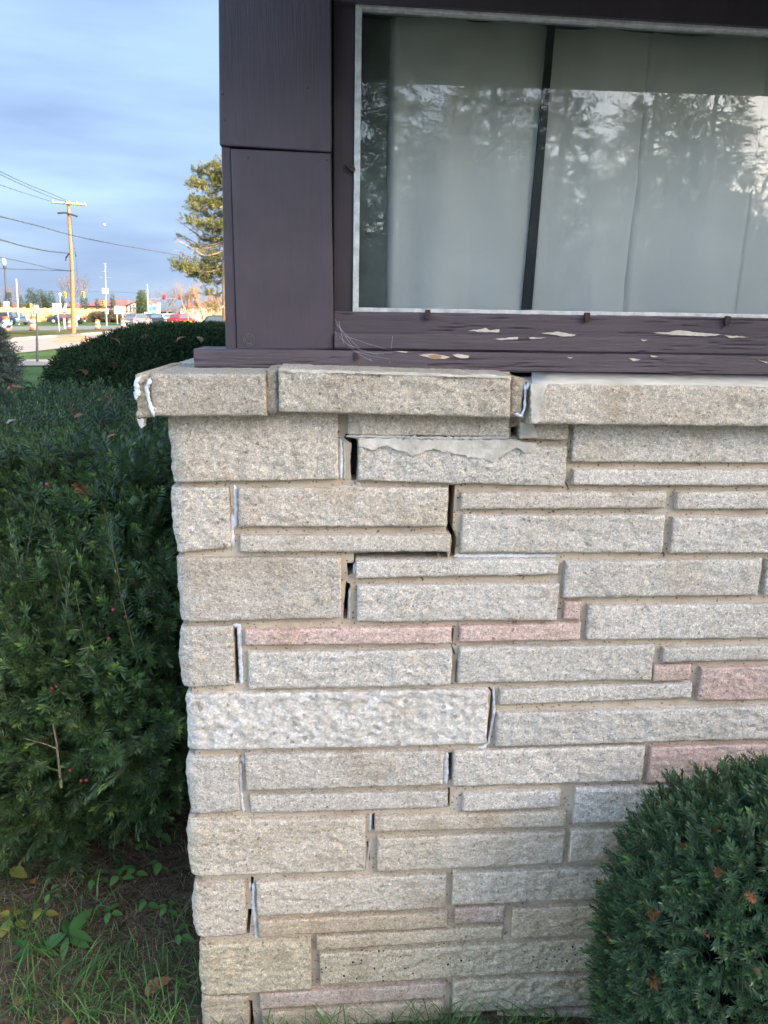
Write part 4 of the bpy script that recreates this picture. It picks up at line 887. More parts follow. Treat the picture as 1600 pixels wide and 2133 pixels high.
Pa = np.stack([x, y, z], 1); Da = np.stack([rng.normal(0, 0.45, len(x)), rng.normal(0, 0.45, len(x)) - 0.2, np.ones(len(x))], 1)
# sides
Ps = []; Ds = []
for i in range(len(poly)):
    a, b = poly[i - 1], poly[i]; L = (b - a).length; m = int(L * 700)
    if i in (3, 4): m = int(L * 150)
    t = rng.random(m); zz = 0.10 + (T2 - 0.25) * rng.random(m) ** 0.8; nrm = Vector((b.y - a.y, -(b.x - a.x))).normalized()
    if (Vector((-2.0, 9.5)) - a).dot(nrm) > 0: nrm = -nrm
    inset = 0.12 * rng.random(m) - 0.10 * fbm(t * L * 1.5, zz * 2.5, 0, 95 + i, 3) + 0.55 * np.clip((zz - 0.8) / 0.64, 0, 1) ** 2.5 + 0.35 * np.clip((0.45 - zz) / 0.4, 0, 1)
    Ps.append(np.stack([a.x + (b.x - a.x) * t - nrm.x * inset, a.y + (b.y - a.y) * t - nrm.y * inset, zz], 1)); Ds.append(np.stack([nrm.x + rng.normal(0, 0.4, m), nrm.y + rng.normal(0, 0.4, m), rng.normal(0.5, 0.4, m)], 1))
Pa = np.concatenate([Pa] + Ps); Da = np.concatenate([Da] + Ds)
Vh, Fh, Ch = scatter(tf, Pa, Da, 0.75 + 0.55 * rng.random(len(Pa)), rng, (0.018, 0.034, 0.013), (0.045, 0.075, 0.022), odd=rng.random(len(Pa)) < 0.003)
o = np_mesh('foliage', Vh, Fh, M['yew_far'], hedge2, Ch); o['kind'] = 'stuff'; inv_parent(o)
cc_ = sum(poly, Vector((0, 0))) / len(poly)
mb = MB(); ip = [p + (cc_ - p).normalized() * 0.55 for p in poly]; mb.prism([(p.x, p.y, 0.12) for p in ip][::-1], (0, 0, T2 - 0.42)); q = mb.build('dark_core', bpy.data.materials['dark_core'], hedge2); inv_parent(q)
for i in range(9):
    p = ip[i % len(ip)].lerp(cc_, 0.1 + 0.1 * (i // 7)); q = MB().tube(jag((p.x, p.y, -0.02), (p.x + 0.05, p.y, 0.9), 4, 0.03), 0.03, 6).build('stem', M['bark'], hedge2); inv_parent(q)

# ---- rounded yew in front of the wall, lower right
BC = np.array([0.925, 1.30, 0.33]); BR = np.array([0.468, 0.28, 0.528])
bush = empty('rounded_yew', (BC[0], BC[1], 0), 0, 'rounded blue-green yew bush with rusty shoots in front of the stone wall', 'bush')
n = 14500; v3 = rng.normal(size=(n, 3)); v3 /= np.linalg.norm(v3, axis=1, keepdims=True); v3 = v3[(v3[:, 2] > -0.75)]; n = len(v3)
sq = 2.9; sc_ = (np.abs(v3) ** sq).sum(1) ** (-1 / sq)
rad = 1.0 + 0.07 * fbm(v3[:, 0] * 3 + 5, v3[:, 1] * 3 + v3[:, 2] * 2.2, 0, 101, 3) - 0.16 * rng.random(n) ** 2.0
Pb = BC + v3 * sc_[:, None] * BR * rad[:, None]; nr = v3 / BR; nr /= np.linalg.norm(nr, axis=1, keepdims=True)
Pb -= nr * 0.05; Db = nr + rng.normal(0, 0.36, (n, 3)) + np.array([0, 0, 0.22])
inw = (WI_ := np.array([[math.cos(THETA), math.sin(THETA)], [-math.sin(THETA), math.cos(THETA)]])) @ (Pb[:, :2] - np.array([0, 1.55])).T
k = (inw[1] < -0.015) & (Pb[:, 2] > 0.03); Pb, Db, rad = Pb[k], Db[k], rad[k]
Vh, Fh, Ch = scatter(ts, Pb, Db, 0.72 + 0.35 * rng.random(len(Pb)), rng, (0.054, 0.105, 0.048), (0.13, 0.23, 0.055), odd=rng.random(len(Pb)) < 0.0015)
Vw = Vh.copy(); o = np_mesh('foliage', Vh, Fh, M['yew'], bush, Ch); o['kind'] = 'stuff'; inv_parent(o)
q = MB().ball(tuple(BC), 1.0, 16, 12, tuple(BR * 0.84)).build('dark_core', bpy.data.materials['dark_core'], bush); inv_parent(q)
for i in range(5):
    q = MB().tube(jag((BC[0] + random.uniform(-0.05, 0.05), BC[1] + 0.02 * i, -0.02), (BC[0] + random.uniform(-0.2, 0.2), BC[1] + random.uniform(-0.1, 0.1), 0.5), 4, 0.02), 0.012, 6).build('stem', M['bark'], bush); inv_parent(q)
def dead_sprig(px, py, s):
    # find the bush surface along the sight line
    d = ray(px, py); best = None
    for i in range(400):
        p = C0 + d * (0.6 + i * 0.004); e = sum(abs((p[j] - BC[j]) / BR[j]) ** 2.9 for j in range(3))
        if e < 1.02: best = p; break
    if best is None: return
    p = best; dd = Vector((random.uniform(-0.6, 0.4), -0.6, random.uniform(0.1, 0.8)))
    V_, F_, C_2 = scatter(tn[:3], np.array([p]) - np.array([[0, 0, 0.02]]), np.array([list(dd)]), np.array([s * 0.72]), rng, (0.24, 0.085, 0.028), (0.33, 0.13, 0.045), (0.22, 0.09, 0.04))
    q = np_mesh('dead_sprig', V_, F_, M['yew'], bush, C_2); inv_parent(q)
for px, py, s in ((1352,1890,0.75),(1425,1745,0.5),(1500,1790,0.65),(1480,1700,0.6),(1562,1842,0.7),(1395,1655,0.35),(1270,1940,0.4),(1460,1920,0.4),(1572,2000,0.35),(1255,1820,0.4),(1360,1725,0.3),(1355,2125,0.4)):
    dead_sprig(px, py, s)

# ================================================================= GRASS
def blades(n, xy, hmin, hmax, wmin, wmax, cols, seed, lean=0.6, zf=soil_z):
    r = np.random.default_rng(seed); x, y = xy[:, 0], xy[:, 1]; n = len(x)
    z = 0.035 * fbm(x * 1.6, y * 1.6, 0, 3, 4) + 0.010 * fbm(x * 14, y * 14, 0, 4, 4)
    h = hmin + (hmax - hmin) * r.random(n) ** 1.5; wd = wmin + (wmax - wmin) * r.random(n); a = r.random(n) * 6.283; ln = lean * (0.3 + r.random(n)) * h
    b = a + r.normal(0, 0.5, n); sx, sy = np.sin(a + 1.57 + 0) , np.cos(a + 1.57); dx, dy = np.cos(-a + 1.57), np.sin(-a + 1.57)
    rows = []
    for t, ww in ((0, 0.8), (0.4, 1.0), (0.75, 0.7), (1.0, 0.08)):
        cx = x + np.cos(b) * ln * t ** 2; cy = y + np.sin(b) * ln * t ** 2; cz = z + h * t * (1 - 0.28 * lean * t); px_, py_ = -np.sin(b), np.cos(b)
        rows.append(np.stack([cx - px_ * wd * ww / 2, cy - py_ * wd * ww / 2, cz], 1)); rows.append(np.stack([cx + px_ * wd * ww / 2, cy + py_ * wd * ww / 2, cz], 1))
    V = np.stack(rows, 1).reshape(-1, 3); i0 = (np.arange(n) * 8)[:, None]
    F = np.concatenate([i0 + np.array([[0, 1, 3, 2]]), i0 + np.array([[2, 3, 5, 4]]), i0 + np.array([[4, 5, 7, 6]])])
    cols = np.array(cols); c = cols[r.integers(0, len(cols), n)] * (0.6 + 0.7 * r.random((n, 1))); C = np.repeat(c, 8, 0)
    return V, F, C
def regionpts(n, x0, x1, y0, y1, dens, seed):
    r = np.random.default_rng(seed); p = np.stack([r.uniform(x0, x1, n), r.uniform(y0, y1, n)], 1); k = r.random(n) < dens(p[:, 0], p[:, 1]); return p[k]
def wallside(x, y): return (y - 1.55) * math.cos(THETA) - x * math.sin(THETA)
def dens(x, y):
    d = 0.62 + 1.1 * fbm(x * 5, y * 5, 0, 7, 3); near = np.clip((2.02 - y) / 0.25, 0.04, 1); d = d * near + 0.55 * np.clip(1 - np.abs(x + 0.42) / 0.12, 0, 1) * (y < 2.1)
    front = (x > -0.46) & (wallside(x, y) > -0.012); return np.clip(d, 0, 1) * (~front)
GREEN = [(0.09, 0.20, 0.05), (0.14, 0.28, 0.07), (0.07, 0.16, 0.045), (0.21, 0.32, 0.09)]; DRY = [(0.45, 0.35, 0.21), (0.36, 0.26, 0.15), (0.55, 0.46, 0.30), (0.25, 0.17, 0.10)]
parts = [blades(0, regionpts(13500, -1.5, 0.5, 1.05, 2.3, dens, 21), 0.03, 0.12, 0.0020, 0.0044, GREEN, 22, 1.0),
         blades(0, regionpts(21000, -1.5, 0.5, 1.05, 2.35, lambda x, y: np.clip(0.55 + fbm(x * 6, y * 6, 0, 9, 3), 0, 1) * np.clip((2.3 - y) / 0.4, 0.15, 1) * ~((x > -0.46) & (wallside(x, y) > -0.012)), 23), 0.008, 0.05, 0.0007, 0.0016, DRY, 24, 1.9)]
off = 0; VV = []; FF = []; CC = []
for V, F, C in parts: VV.append(V); FF.append(F + off); CC.append(C); off += len(V)
tag(np_mesh('grass', np.concatenate(VV), np.concatenate(FF), M['grass'], None, np.concatenate(CC)), 'patchy green and dry grass on the soil left of the wall corner', None, None, 'stuff')
# taller blades at the foot of the wall
r = np.random.default_rng(5); cl = [(-0.30,0.02),(-0.27,0.02),(-0.13,0.03),(-0.10,0.04),(-0.02,0.03),(0.03,0.05),(0.10,0.03),(0.20,0.04),(-0.22,0.02),(0.16,0.03)]
pp = np.concatenate([np.stack([r.normal(u, s, 26), 1.55 - 0.035 - np.abs(r.normal(0, 0.035, 26)) + u * 0.07], 1) for u, s in cl])
V, F, C = blades(0, pp, 0.04, 0.115, 0.0022, 0.0042, GREEN[:3], 31, 1.0)
tag(np_mesh('grass', V, F, M['grass'], None, C), 'taller green grass blades along the foot of the stone wall', None, None, 'stuff')

# ================================================================= WEEDS AND FALLEN LEAVES
def leaf_mesh(name, L, W_, fold, c1, c2, seed, serr=0.06, curl=0.15, lobes=0):
    r = random.Random(seed); n = 9; V = []; C = []
    for i in range(n + 1):
        t = i / n; w = W_ * (math.sin(math.pi * t ** 0.75) ** 0.8) * (1 + (serr if i % 2 else -serr)) if 0 < i < n else 0.0006
        if lobes: w *= 1 + 0.55 * math.sin(t * lobes * 6.28)
        zc_ = -curl * L * (t - 0.3) ** 2; yy_ = L * t
        V += [(-w / 2, yy_, zc_ + fold * w / 2), (0, yy_, zc_), (w / 2, yy_, zc_ + fold * w / 2 * r.uniform(0.4, 1.2))]
        k = r.uniform(0, 0.35) + 0.5 * t * r.random(); C += [tuple(a * (1 - k) + b * k for a, b in zip(c1, c2))] * 3
    F = []
    for i in range(n): a = i * 3; F += [(a, a + 1, a + 4, a + 3), (a + 1, a + 2, a + 5, a + 4)]
    me = bpy.data.meshes.new(name); me.from_pydata(V, [], F); a = me.attributes.new('tint', 'FLOAT_COLOR', 'POINT'); a.data.foreach_set('color', np.array([(*c, 1) for c in C], dtype=np.float32).ravel())
    me.polygons.foreach_set('use_smooth', [True] * len(F)); me.materials.append(M['leaf']); me.update(); return me
lg = [leaf_mesh('leaf', 0.045, 0.026, 0.35, (0.13, 0.28, 0.07), (0.17, 0.34, 0.09), s) for s in (1, 2)] ; ly = [leaf_mesh('leaf', 0.042, 0.026, 0.3, (0.27, 0.34, 0.06), (0.46, 0.32, 0.06), 3), leaf_mesh('leaf', 0.04, 0.024, 0.3, (0.16, 0.28, 0.06), (0.5, 0.25, 0.06), 4)]
lbig = leaf_mesh('leaf', 0.085, 0.032, 0.25, (0.08, 0.19, 0.05), (0.11, 0.24, 0.06), 6, 0.02)
def weed(px, py, h, nl, label, kinds, size=1.0, spread=0.03, dz=0.0):
    g = G(px, py, h * 0.8); gz = soil_z(g.x, g.y); root = empty('weed', (g.x, g.y, gz), 0, label, 'plant', 'broad-leaved seedlings on the soil')
    top = Vector((random.uniform(-0.01, 0.01), random.uniform(-0.01, 0.01), h)); MB().tube([(0, 0, -0.005), (top.x * 0.3, top.y * 0.3, h * 0.5), top], [0.0012, 0.001, 0.0007], 5).build('stem', bpy.data.materials.get('weed_stem') or plain('weed_stem', (0.09, 0.13, 0.04), 0.7), root)
    for i in range(nl):
        a = i * 2.4 + random.uniform(-0.4, 0.4); t = 0.45 + 0.55 * (i + 1) / nl; p = top * t; me = random.choice(kinds); o = bpy.data.objects.new('leaf', me); COL.objects.link(o); o.parent = root
        o.location = (p.x + 0.006 * math.cos(a), p.y + 0.006 * math.sin(a), p.z); o.rotation_euler = (random.uniform(-0.5, 0.15), random.uniform(-0.3, 0.3), a - 1.57); s = size * random.uniform(0.7, 1.15); o.scale = (s, s, s)
WD = [(335,1672,0.10,6,'yellow-green seedling highest up beside the wall, close to its corner stones',lg+ly,0.8),(300,1668,0.09,5,'small yellowing seedling under the hedge, left of the one beside the wall',lg+ly,0.7),(205,1740,0.06,3,'seedling with one large drooping leaf at the hedge foot',lg,1.2),
      (245,1745,0.07,4,'green three-leaved seedling near the middle of the soil patch',lg,1.0),(300,1755,0.07,4,'fresh green seedling with broad lobed leaf, right of the middle of the soil patch',lg,1.1),(325,1795,0.06,3,'blue-green three-leaved seedling nearest the wall foot',lg,1.0),
      (165,1800,0.05,3,'small olive seedling at the left of the seedling cluster',ly,0.9),(200,1825,0.05,4,'seedling with a rust-edged leaf in front of the cluster',ly+lg,1.0),(255,1820,0.06,4,'seedling with two hanging pointed leaves in front of the cluster',lg,1.1),(275,1815,0.06,3,'round-leaved seedling just right of the hanging-leaved one',lg,0.9),
      (360,1620,0.14,5,'dark leggy seedling in the gap between hedge and wall',lg+ly,0.9),(380,1650,0.12,4,'seedling with a long leaf touching the corner stones',lg,1.0),(350,1880,0.05,4,'low seedling in the grass by the wall foot',lg,0.7),(300,1870,0.05,3,'thin pale seedling standing in the grass',lg,0.7)]
WD += [(110,1860,0.05,4,'pale seedling left of the rust-edged one on bare soil',lg,0.8),(225,1890,0.04,4,'low seedling in the grass below the cluster of seedlings',lg,0.8),(330,1730,0.07,4,'seedling with glossy leaves between the cluster and the wall',lg,1.0),(285,1700,0.08,4,'shaded seedling just under the lowest hedge twigs',lg,0.9),
       (140,1770,0.06,4,'dark seedling under the hedge at the left of the soil patch',lg,1.0),(375,1930,0.05,4,'seedling pressed against the foot of the wall corner',lg,0.8),(90,1900,0.06,3,'yellowing seedling between the two big weeds',ly,0.9)]
for w_ in WD: weed(*w_)
weed(140,1945,0.05,6,'large dark broad-leaved weed lying in the grass, lower left',[lbig],1.0); weed(30,1915,0.05,5,'lobed yellow-green weed at the left edge of the grass',ly,1.1); weed(15,1800,0.09,4,'tall pale-green weed at the left edge under the hedge',lg+ly,1.5)
weed(70,1975,0.03,5,'low dark weed flattened in the grass at the left edge',[lbig],0.9)
BR_ = ((0.34, 0.16, 0.085), (0.45, 0.22, 0.11)); OR_ = ((0.42, 0.17, 0.045), (0.52, 0.26, 0.08))
def dead_leaf(p, L, W_, label, c, rot, group='fallen brown leaves', lobes=0):
    o = bpy.data.objects.new('fallen_leaf', leaf_mesh('fallen_leaf', L, W_, 0.5, c[0], c[1], random.randint(0, 999), 0.18, 0.5, lobes)); COL.objects.link(o); o.location = p; o.rotation_euler = rot; tag(o, label, 'leaf', group)
def onsoil(px, py): g = G(px, py, 0.01); return (g.x, g.y, soil_z(g.x, g.y) + 0.012)
dead_leaf(onsoil(300, 2062), 0.075, 0.035, 'large curled brown leaf in the grass close to the wall foot', BR_, (0.3, 0.2, -0.9)); dead_leaf(onsoil(155, 2118), 0.035, 0.025, 'small brown leaf in the grass at the bottom edge', BR_, (0.2, 0, 2.0))
dead_leaf(onsoil(42, 2088), 0.03, 0.026, 'small round red-brown leaf at the lower left', BR_, (0.4, 0, 1.0)); dead_leaf(onsoil(30, 1890), 0.06, 0.045, 'orange-brown leaf under the large pale weed at the left edge', OR_, (0.1, 0.2, 3.0)); dead_leaf(onsoil(265, 1875), 0.04, 0.016, 'narrow orange leaf standing among the seedlings', OR_, (1.0, 0, 2.6))
dead_leaf(onsoil(70, 1842), 0.025, 0.02, 'tiny orange leaf on bare soil at the hedge foot', OR_, (0.1, 0, 0.6))
def ontop(px, py):
    d = ray(px, py)
    for i in range(900):
        p = C0 + d * (1.2 + i * 0.005)
        if p.z < float(hedge_top(np.array([p.x]), np.array([p.y]))[0]) + 0.012: break
    return (p.x, p.y, p.z + 0.004)
for px, py, L, W_, lab, c, rot in ((150,948,0.055,0.020,'bright tan curled leaf in the middle of the near hedge top',OR_,(0.5,0.3,-0.9)),(222,918,0.035,0.02,'small tan leaf on the near hedge, right of the brightest one',OR_,(0.6,0.1,-1.2)),(8,822,0.09,0.07,'pinkish brown leaf at the far left edge of the near hedge top',BR_,(0.5,0,-1.3)),
                               (155,872,0.05,0.022,'rusty leaf on the near hedge towards its far edge',BR_,(0.3,0.2,-0.7)),(262,960,0.04,0.03,'dark red-brown leaf sunk into the near hedge near the wall',BR_,(0.6,0,-1.5)),(14,885,0.04,0.02,'pale buff leaf near the left edge of the hedge top',((0.45,0.4,0.28),(0.5,0.45,0.3)),(0.4,0,-0.8)),(278,868,0.04,0.015,'thin rusty leaf beside the broken coping corner',BR_,(0.3,0,-1.4))):
    dead_leaf(ontop(px, py), L, W_, lab, c, rot)
for i, (px, py, lab) in enumerate(((368,712,'pale brown leaf on the far hedge near the post'),(300,706,'brown leaf high on the far hedge'),(420,712,'buff speck of leaf on the far hedge beside the post'),(250,715,'tan leaf on the far hedge, left part'),(180,780,'orange leaf on the side of the far hedge'))):
    p = at(px, py, 9.0 if py < 750 else 6.6); t = (T2 + 0.03 - EYE) / ray(px, py).z; p = C0 + ray(px, py) * t if py < 750 else at(px, py, 6.55); dead_leaf(p, 0.09, 0.06, lab, BR_, (0.7, 0, -1.2 + i))
p = WL(365, 1085, 0.12); V_, F_, C_2 = scatter(tn[:1], np.array([[p.x + W0.x - 0.01, p.y + W0.y + 0.1, p.z - 0.03]]), np.array([[0.2, -0.3, 0.9]]), np.array([0.9]), rng, (0.35, 0.10, 0.04), (0.4, 0.14, 0.05), (0.3, 0.1, 0.05)); q = np_mesh('dead_sprig', V_, F_, M['yew'], hedge, C_2); inv_parent(q)

# ================================================================= EVERGREENS BEHIND THE CAMERA (they shade the yard and stand in the window's reflection)
def conifer_parts(H, Rr, nl, clump, seed, zlow=0.6, base=(0.03, 0.055, 0.028), tip=(0.06, 0.10, 0.04), dens=1.0, droop=0.25, tm_=None, size=1.0, thin=0.0):
    r = np.random.default_rng(seed); rd = random.Random(seed); P = []; D = []; tr = MB()
    tr.tube([(0, 0, -0.1), (rd.uniform(-.1, .1), rd.uniform(-.1, .1), H * 0.5), (0, 0, H)], [Rr * 0.075, Rr * 0.045, 0.02], 8)
    for i in range(nl):
        t = ((i + rd.random()) / nl) ** 0.95; z = zlow + (H - zlow - 0.2) * t; L = Rr * (1 - t) ** 0.8 * rd.uniform(0.65, 1.1) + 0.15; a = i * 2.4 + rd.uniform(-0.4, 0.4)
        if rd.random() < thin: continue
        d = Vector((math.cos(a), math.sin(a), 0)); pts = []
        for k in range(6):
            s = k / 5; pts.append(Vector((0, 0, z)) + d * L * s + Vector((0, 0, L * (0.10 * s - droop * s * s + 0.12 * s ** 4))))
        tr.tube(pts, [0.05 * L / 2 * (1 - 0.85 * k / 5) + 0.006 for k in range(6)], 4, False)
        m = max(4, int(clump * L * dens))
        for q in range(m):
            s = rd.random() ** 0.6; k = min(4, int(s * 5)); p = pts[k].lerp(pts[k + 1], s * 5 - k); side = rd.uniform(-1, 1) * (0.25 + 0.22 * L * (1 - s * 0.6)); sv = Vector((-d.y, d.x, 0))
            p = p + sv * side + Vector((0, 0, -abs(side) * 0.25 + rd.uniform(-0.12, 0.06))); P.append(p); D.append(d * rd.uniform(0.3, 1) + sv * side * 1.6 + Vector((0, 0, rd.uniform(-0.5, 0.35))))
    P = np.array([list(p) for p in P]); D = np.array([list(p) for p in D]) + 1e-4
    V, F, C = scatter(tm_ or tbig, P, D, size * (0.8 + 0.5 * r.random(len(P))), r, base, tip)
    return tr, V, F, C
tbig = [sprig(9, 0.42, 0.20, 0.045, RNG, stem=False, flat=0.6) for _ in range(4)]
tfin = [sprig(18, 0.40, 0.13, 0.020, RNG, stem=False, flat=0.4, droop=0.3) for _ in range(4)]
def make_conifer(name, label, cat, group, loc, rz, mats=None, **k):
    tr, V, F, C = conifer_parts(**k); root = empty(name, loc, rz, label, cat, group); tr.build('trunk', M['bark_grey'], root)
    o = np_mesh('crown', V, F, M['needle'], root, C); o['kind'] = 'stuff'; return root
GR = 'evergreens behind the photographer'
kinds = ['tall narrow spruce', 'broad spruce']
pr1 = make_conifer('spruce_tree', 'dark spruce reflected at the left of the window glass', 'tree', GR, (-1.5, -9.4, 0), 0.2, H=5.6, Rr=2.0, nl=70, clump=58, seed=1, zlow=0.2, tm_=tfin, size=0.8)
pr2 = make_conifer('spruce_tree', 'dark spruce reflected right of the leaning strip', 'tree', GR, (1.7, -9.9, 0), 1.2, H=5.9, Rr=2.2, nl=66, clump=54, seed=2, zlow=0.2, tm_=tfin, thin=0.04, size=0.8)
for i, (x, y, rz, s, lab) in enumerate(((4.5,-9.6,2.0,0.95,'dark spruce reflected at the right edge of the window glass'),(-4.6,-9.2,0.7,0.9,'dark spruce reflected beside the left rim of the window'),(7.4,-10.2,3.9,1.0,'dark spruce standing to the right of the reflected ones'),(0.2,-11.4,5.0,0.95,'spruce of the rear row between the two reflected in the glass'),(3.1,-11.6,4.2,0.95,'spruce of the rear row towards the right of the window glass'),(-0.1,-9.0,2.6,0.98,'spruce reflected between the left curtain folds and the leaning strip'),(3.1,-9.1,5.5,1.02,'slim spruce reflected second from the right edge of the window'),(5.9,-9.3,1.1,1.0,'spruce reflected outermost at the right edge of the window'))):
    c = copy_tree(pr1 if i % 2 else pr2); c.location = (x, y, 0); c.rotation_euler = (0, 0, rz); c.scale = (s, s, s); c['label'] = lab
soft_args = dict(cat='shrubs')
def back_mass():
    r = np.random.default_rng(77); n = 9000; x = r.uniform(-9, 13, n); h = 3.3 + 1.6 * fbm(x * 0.5, x * 0, 0, 5, 3); z = h * r.random(n) ** 0.6; y = -13.2 - 1.6 * r.random(n)
    root = empty('shrub_row', (2, -14, 0), 0, 'dense row of dark shrubs behind the spruces reflected in the window', 'shrubs')
    V, F, C = scatter(tbig, np.stack([x, y, z], 1), np.stack([r.normal(0, .7, n), r.normal(.3, .5, n), r.normal(.6, .5, n)], 1), 0.8 + 0.8 * r.random(n), r, (0.03, 0.055, 0.028), (0.06, 0.1, 0.04)); o = np_mesh('foliage', V, F, M['needle'], root, C); o['kind'] = 'stuff'; inv_parent(o)
back_mass()
A_ = R(SUN_AZ); sv = Vector((math.sin(A_), math.cos(A_), 0)); pv = Vector((-sv.y, sv.x, 0))      # towards the sun, and across it
big = make_conifer('shade_spruce', 'dense spruce behind the photographer on the right that shades the wall', 'tree', 'spruces that shade the wall and yard', (0, 0, 0), 0.2, H=9.5, Rr=2.6, nl=110, clump=60, seed=5, zlow=0.2, size=1.25)
def shade(sx, tx, q, rz, first=[True]):
    c = big if first[0] else copy_tree(big); first[0] = False; c.location = pv * sx + sv * tx; c.rotation_euler = (0, 0, rz); c.scale = (q, q, q)
for i, (sx, tx) in enumerate(((-2.6,17),(-0.9,17.5),(0.8,17),(2.4,18.0),(4.0,17.2),(5.6,17.8),(-1.6,19.6),(1.6,20))): shade(sx, tx, 1.0, i * 1.9)
for i, sx in enumerate((10.9, 11.6, 12.2, 14.0, 15.8, 17.6, 19.4, 11.2, 12.6, 15.4, 18.4)):  # unseen trees added behind the house to shade the far lawn
    tx = (pv.y * sx - 9.8) / -sv.y - (3.0 if i > 6 else 0) ; c = copy_tree(big); c.location = pv * sx + sv * (tx if i <= 6 else tx - 0.5); q = 1.12 + 0.03 * (i % 3); c.location.y = max(c.location.y, 9.8)
    c.rotation_euler = (0, 0, i * 1.3); c.scale = (q, q, q); c['label'] = 'spruce standing behind the house, out of sight of the camera'
# ================================================================= FAR SIDE OF THE YARD AND THE ROAD
def flat(name, c, rough=0.6, metal=0.0): return plain(name, c, rough, metal, var=0.06, scale=3)
def px2m(px, dist): return px / FPX * dist / math.cos(PITCH)
def zt(px, py, p): return at(px, py, p.y).z           # height of a pixel row at the distance of point p
mw = flat('white_paint', (0.52, 0.52, 0.50)); mo = flat('orange_plastic', (0.62, 0.085, 0.015), 0.5); mr = flat('red_paint', (0.65, 0.04, 0.04)); mk = flat('black_paint', (0.02, 0.02, 0.025), 0.4)
ms_ = flat('galvanised', (0.28, 0.29, 0.31), 0.5, 0.5); mtan = flat('tan_pole', (0.25, 0.125, 0.06), 0.85); my = flat('signal_yellow', (0.80, 0.42, 0.03)); mdk = flat('dark_metal', (0.03, 0.035, 0.045), 0.5)
# traffic barrels
def barrel():
    r = empty('traffic_barrel'); pr = [(0.0, 0), (0.36, 0), (0.36, 0.07), (0.29, 0.09)]
    MB().lathe(pr, seg=14).build('rubber_base', mk, r); z = 0.09; ws = (0.29, 0.27, 0.26, 0.25, 0.24, 0.22)
    for k in range(5):
        MB().lathe([(ws[k] + 0.0, z), (ws[k], z + 0.17), (ws[k + 1], z + 0.19)], seg=14).build('band', mo if k % 2 == 0 else mw, r); z += 0.19
    MB().lathe([(0.22, z), (0.20, z + 0.06), (0.0, z + 0.07)], seg=14).build('top', mo, r); return r
b0 = barrel(); BL = [(15,691,29,'orange and white traffic barrel nearest the left edge, beside the pale blue car'),(71,688.5,27,'orange and white traffic barrel left of the black yard lantern'),(148,687,22,'orange and white traffic barrel half hidden by the wooden utility pole'),(204,686,19,'orange and white traffic barrel right of the utility pole, alone on the road edge'),(257,683,18,'orange and white traffic barrel just left of the grey car'),(308,679,15,'orange and white traffic barrel in front of the black car'),(346,677,11,'small orange barrel far along the road, among the cars')]
for i, (px, py, h, lab) in enumerate(BL):
    o = b0 if i == 0 else copy_tree(b0); p = G(px, py, 0); s = px2m(h, p.y) / 1.1; o.location = p; o.scale = (s, s, s); tag(o, lab, 'barrel', 'traffic barrels along the road')
# utility pole of wood
base = G(153, 697, 0); pole = empty('utility_pole', base, 0, 'sunlit wooden utility pole with two crossarms and several wires', 'utility pole')
yb = base.y
def rel(px, py, dy=0.0): return at(px, py, yb + dy) - base
MB().tube([(0, 0, -0.1), rel(150, 560), rel(146.5, 495), rel(142, 418)], [px2m(4.6, yb), px2m(3.4, yb), px2m(3.0, yb), px2m(2.7, yb)], 10).build('pole', mtan, pole)
MB().tube([rel(106, 421, -0.2), rel(142, 424, -0.2), rel(179, 427, -0.2)], px2m(2.0, yb), 4).build('crossarm', flat('weathered_arm', (0.40, 0.29, 0.20)), pole)
MB().tube([rel(120, 444, -0.2), rel(136, 443, -0.2), rel(162, 451, -0.2)], px2m(1.6, yb), 4).build('crossarm', mdk, pole)
for x, y in ((110,419),(160,422),(176,424),(139,420),(147,423)): q = rel(x, y, -0.25); MB().ball(q, px2m(1.6, yb), 8, 6, (0.8, 0.8, 1.3)).build('insulator', mw, pole)
MB().tube([rel(148, 452), rel(152, 500), rel(158, 530), rel(162, 590)], 0.018, 4).build('guy_wire', mdk, pole); MB().ball(rel(158, 530), 0.09, 8, 6, (0.7, 0.7, 2.0)).build('guy_insulator', mdk, pole)
MB().tube([rel(144, 528), rel(138, 536), rel(137, 543)], 0.06, 5).build('cable_loop', mdk, pole)
mwire = flat('cable', (0.035, 0.045, 0.06), 0.9)
def wire(pxs, d0, d1, r, lab):
    n = len(pxs); P = [at(x, y, d0 + (d1 - d0) * i / (n - 1)) for i, (x, y) in enumerate(pxs)]; Q = []
    for i in range(n - 1):
        for k in range(4):
            t = k / 4; a = P[max(i - 1, 0)]; b = P[i]; c = P[i + 1]; d = P[min(i + 2, n - 1)]
            Q.append(0.5 * ((2 * b) + (c - a) * t + (2 * a - 5 * b + 4 * c - d) * t * t + (3 * b - a - 3 * c + d) * t ** 3))
    Q.append(P[-1]); tag(MB().tube(Q, r, 5, False).build('power_line', mwire), lab, 'wire', 'overhead wires')
wire([(-60,325),(0,357),(60,385),(110,405),(142,419)], 30, yb, 0.018, 'topmost overhead wire running to the top of the utility pole')
wire([(-60,331),(0,363),(60,391),(110,412),(139,420)], 30, yb, 0.018, 'overhead wire just beneath the topmost one')
wire([(-60,365),(0,385),(50,402),(108,420)], 30, yb, 0.018, 'thin overhead wire to the left end of the upper crossarm')
wire([(-60,435),(0,451),(70,468),(146,489),(220,505),(300,519),(400,537)], 30, yb + 8, 0.030, 'thick cable crossing the pole and running on behind the pine')
wire([(-60,483),(0,499),(50,513),(100,523),(144,527.5)], 30, yb, 0.034, 'thick dark cable ending at the middle of the utility pole')
wire([(-60,525),(0,536),(60,548),(110,560),(149,564)], 30, yb, 0.020, 'sagging thin wire to the lower part of the utility pole')
wire([(-60,558),(0,559.5),(80,562),(149,564.5)], 30, yb, 0.020, 'lowest, nearly level overhead wire')
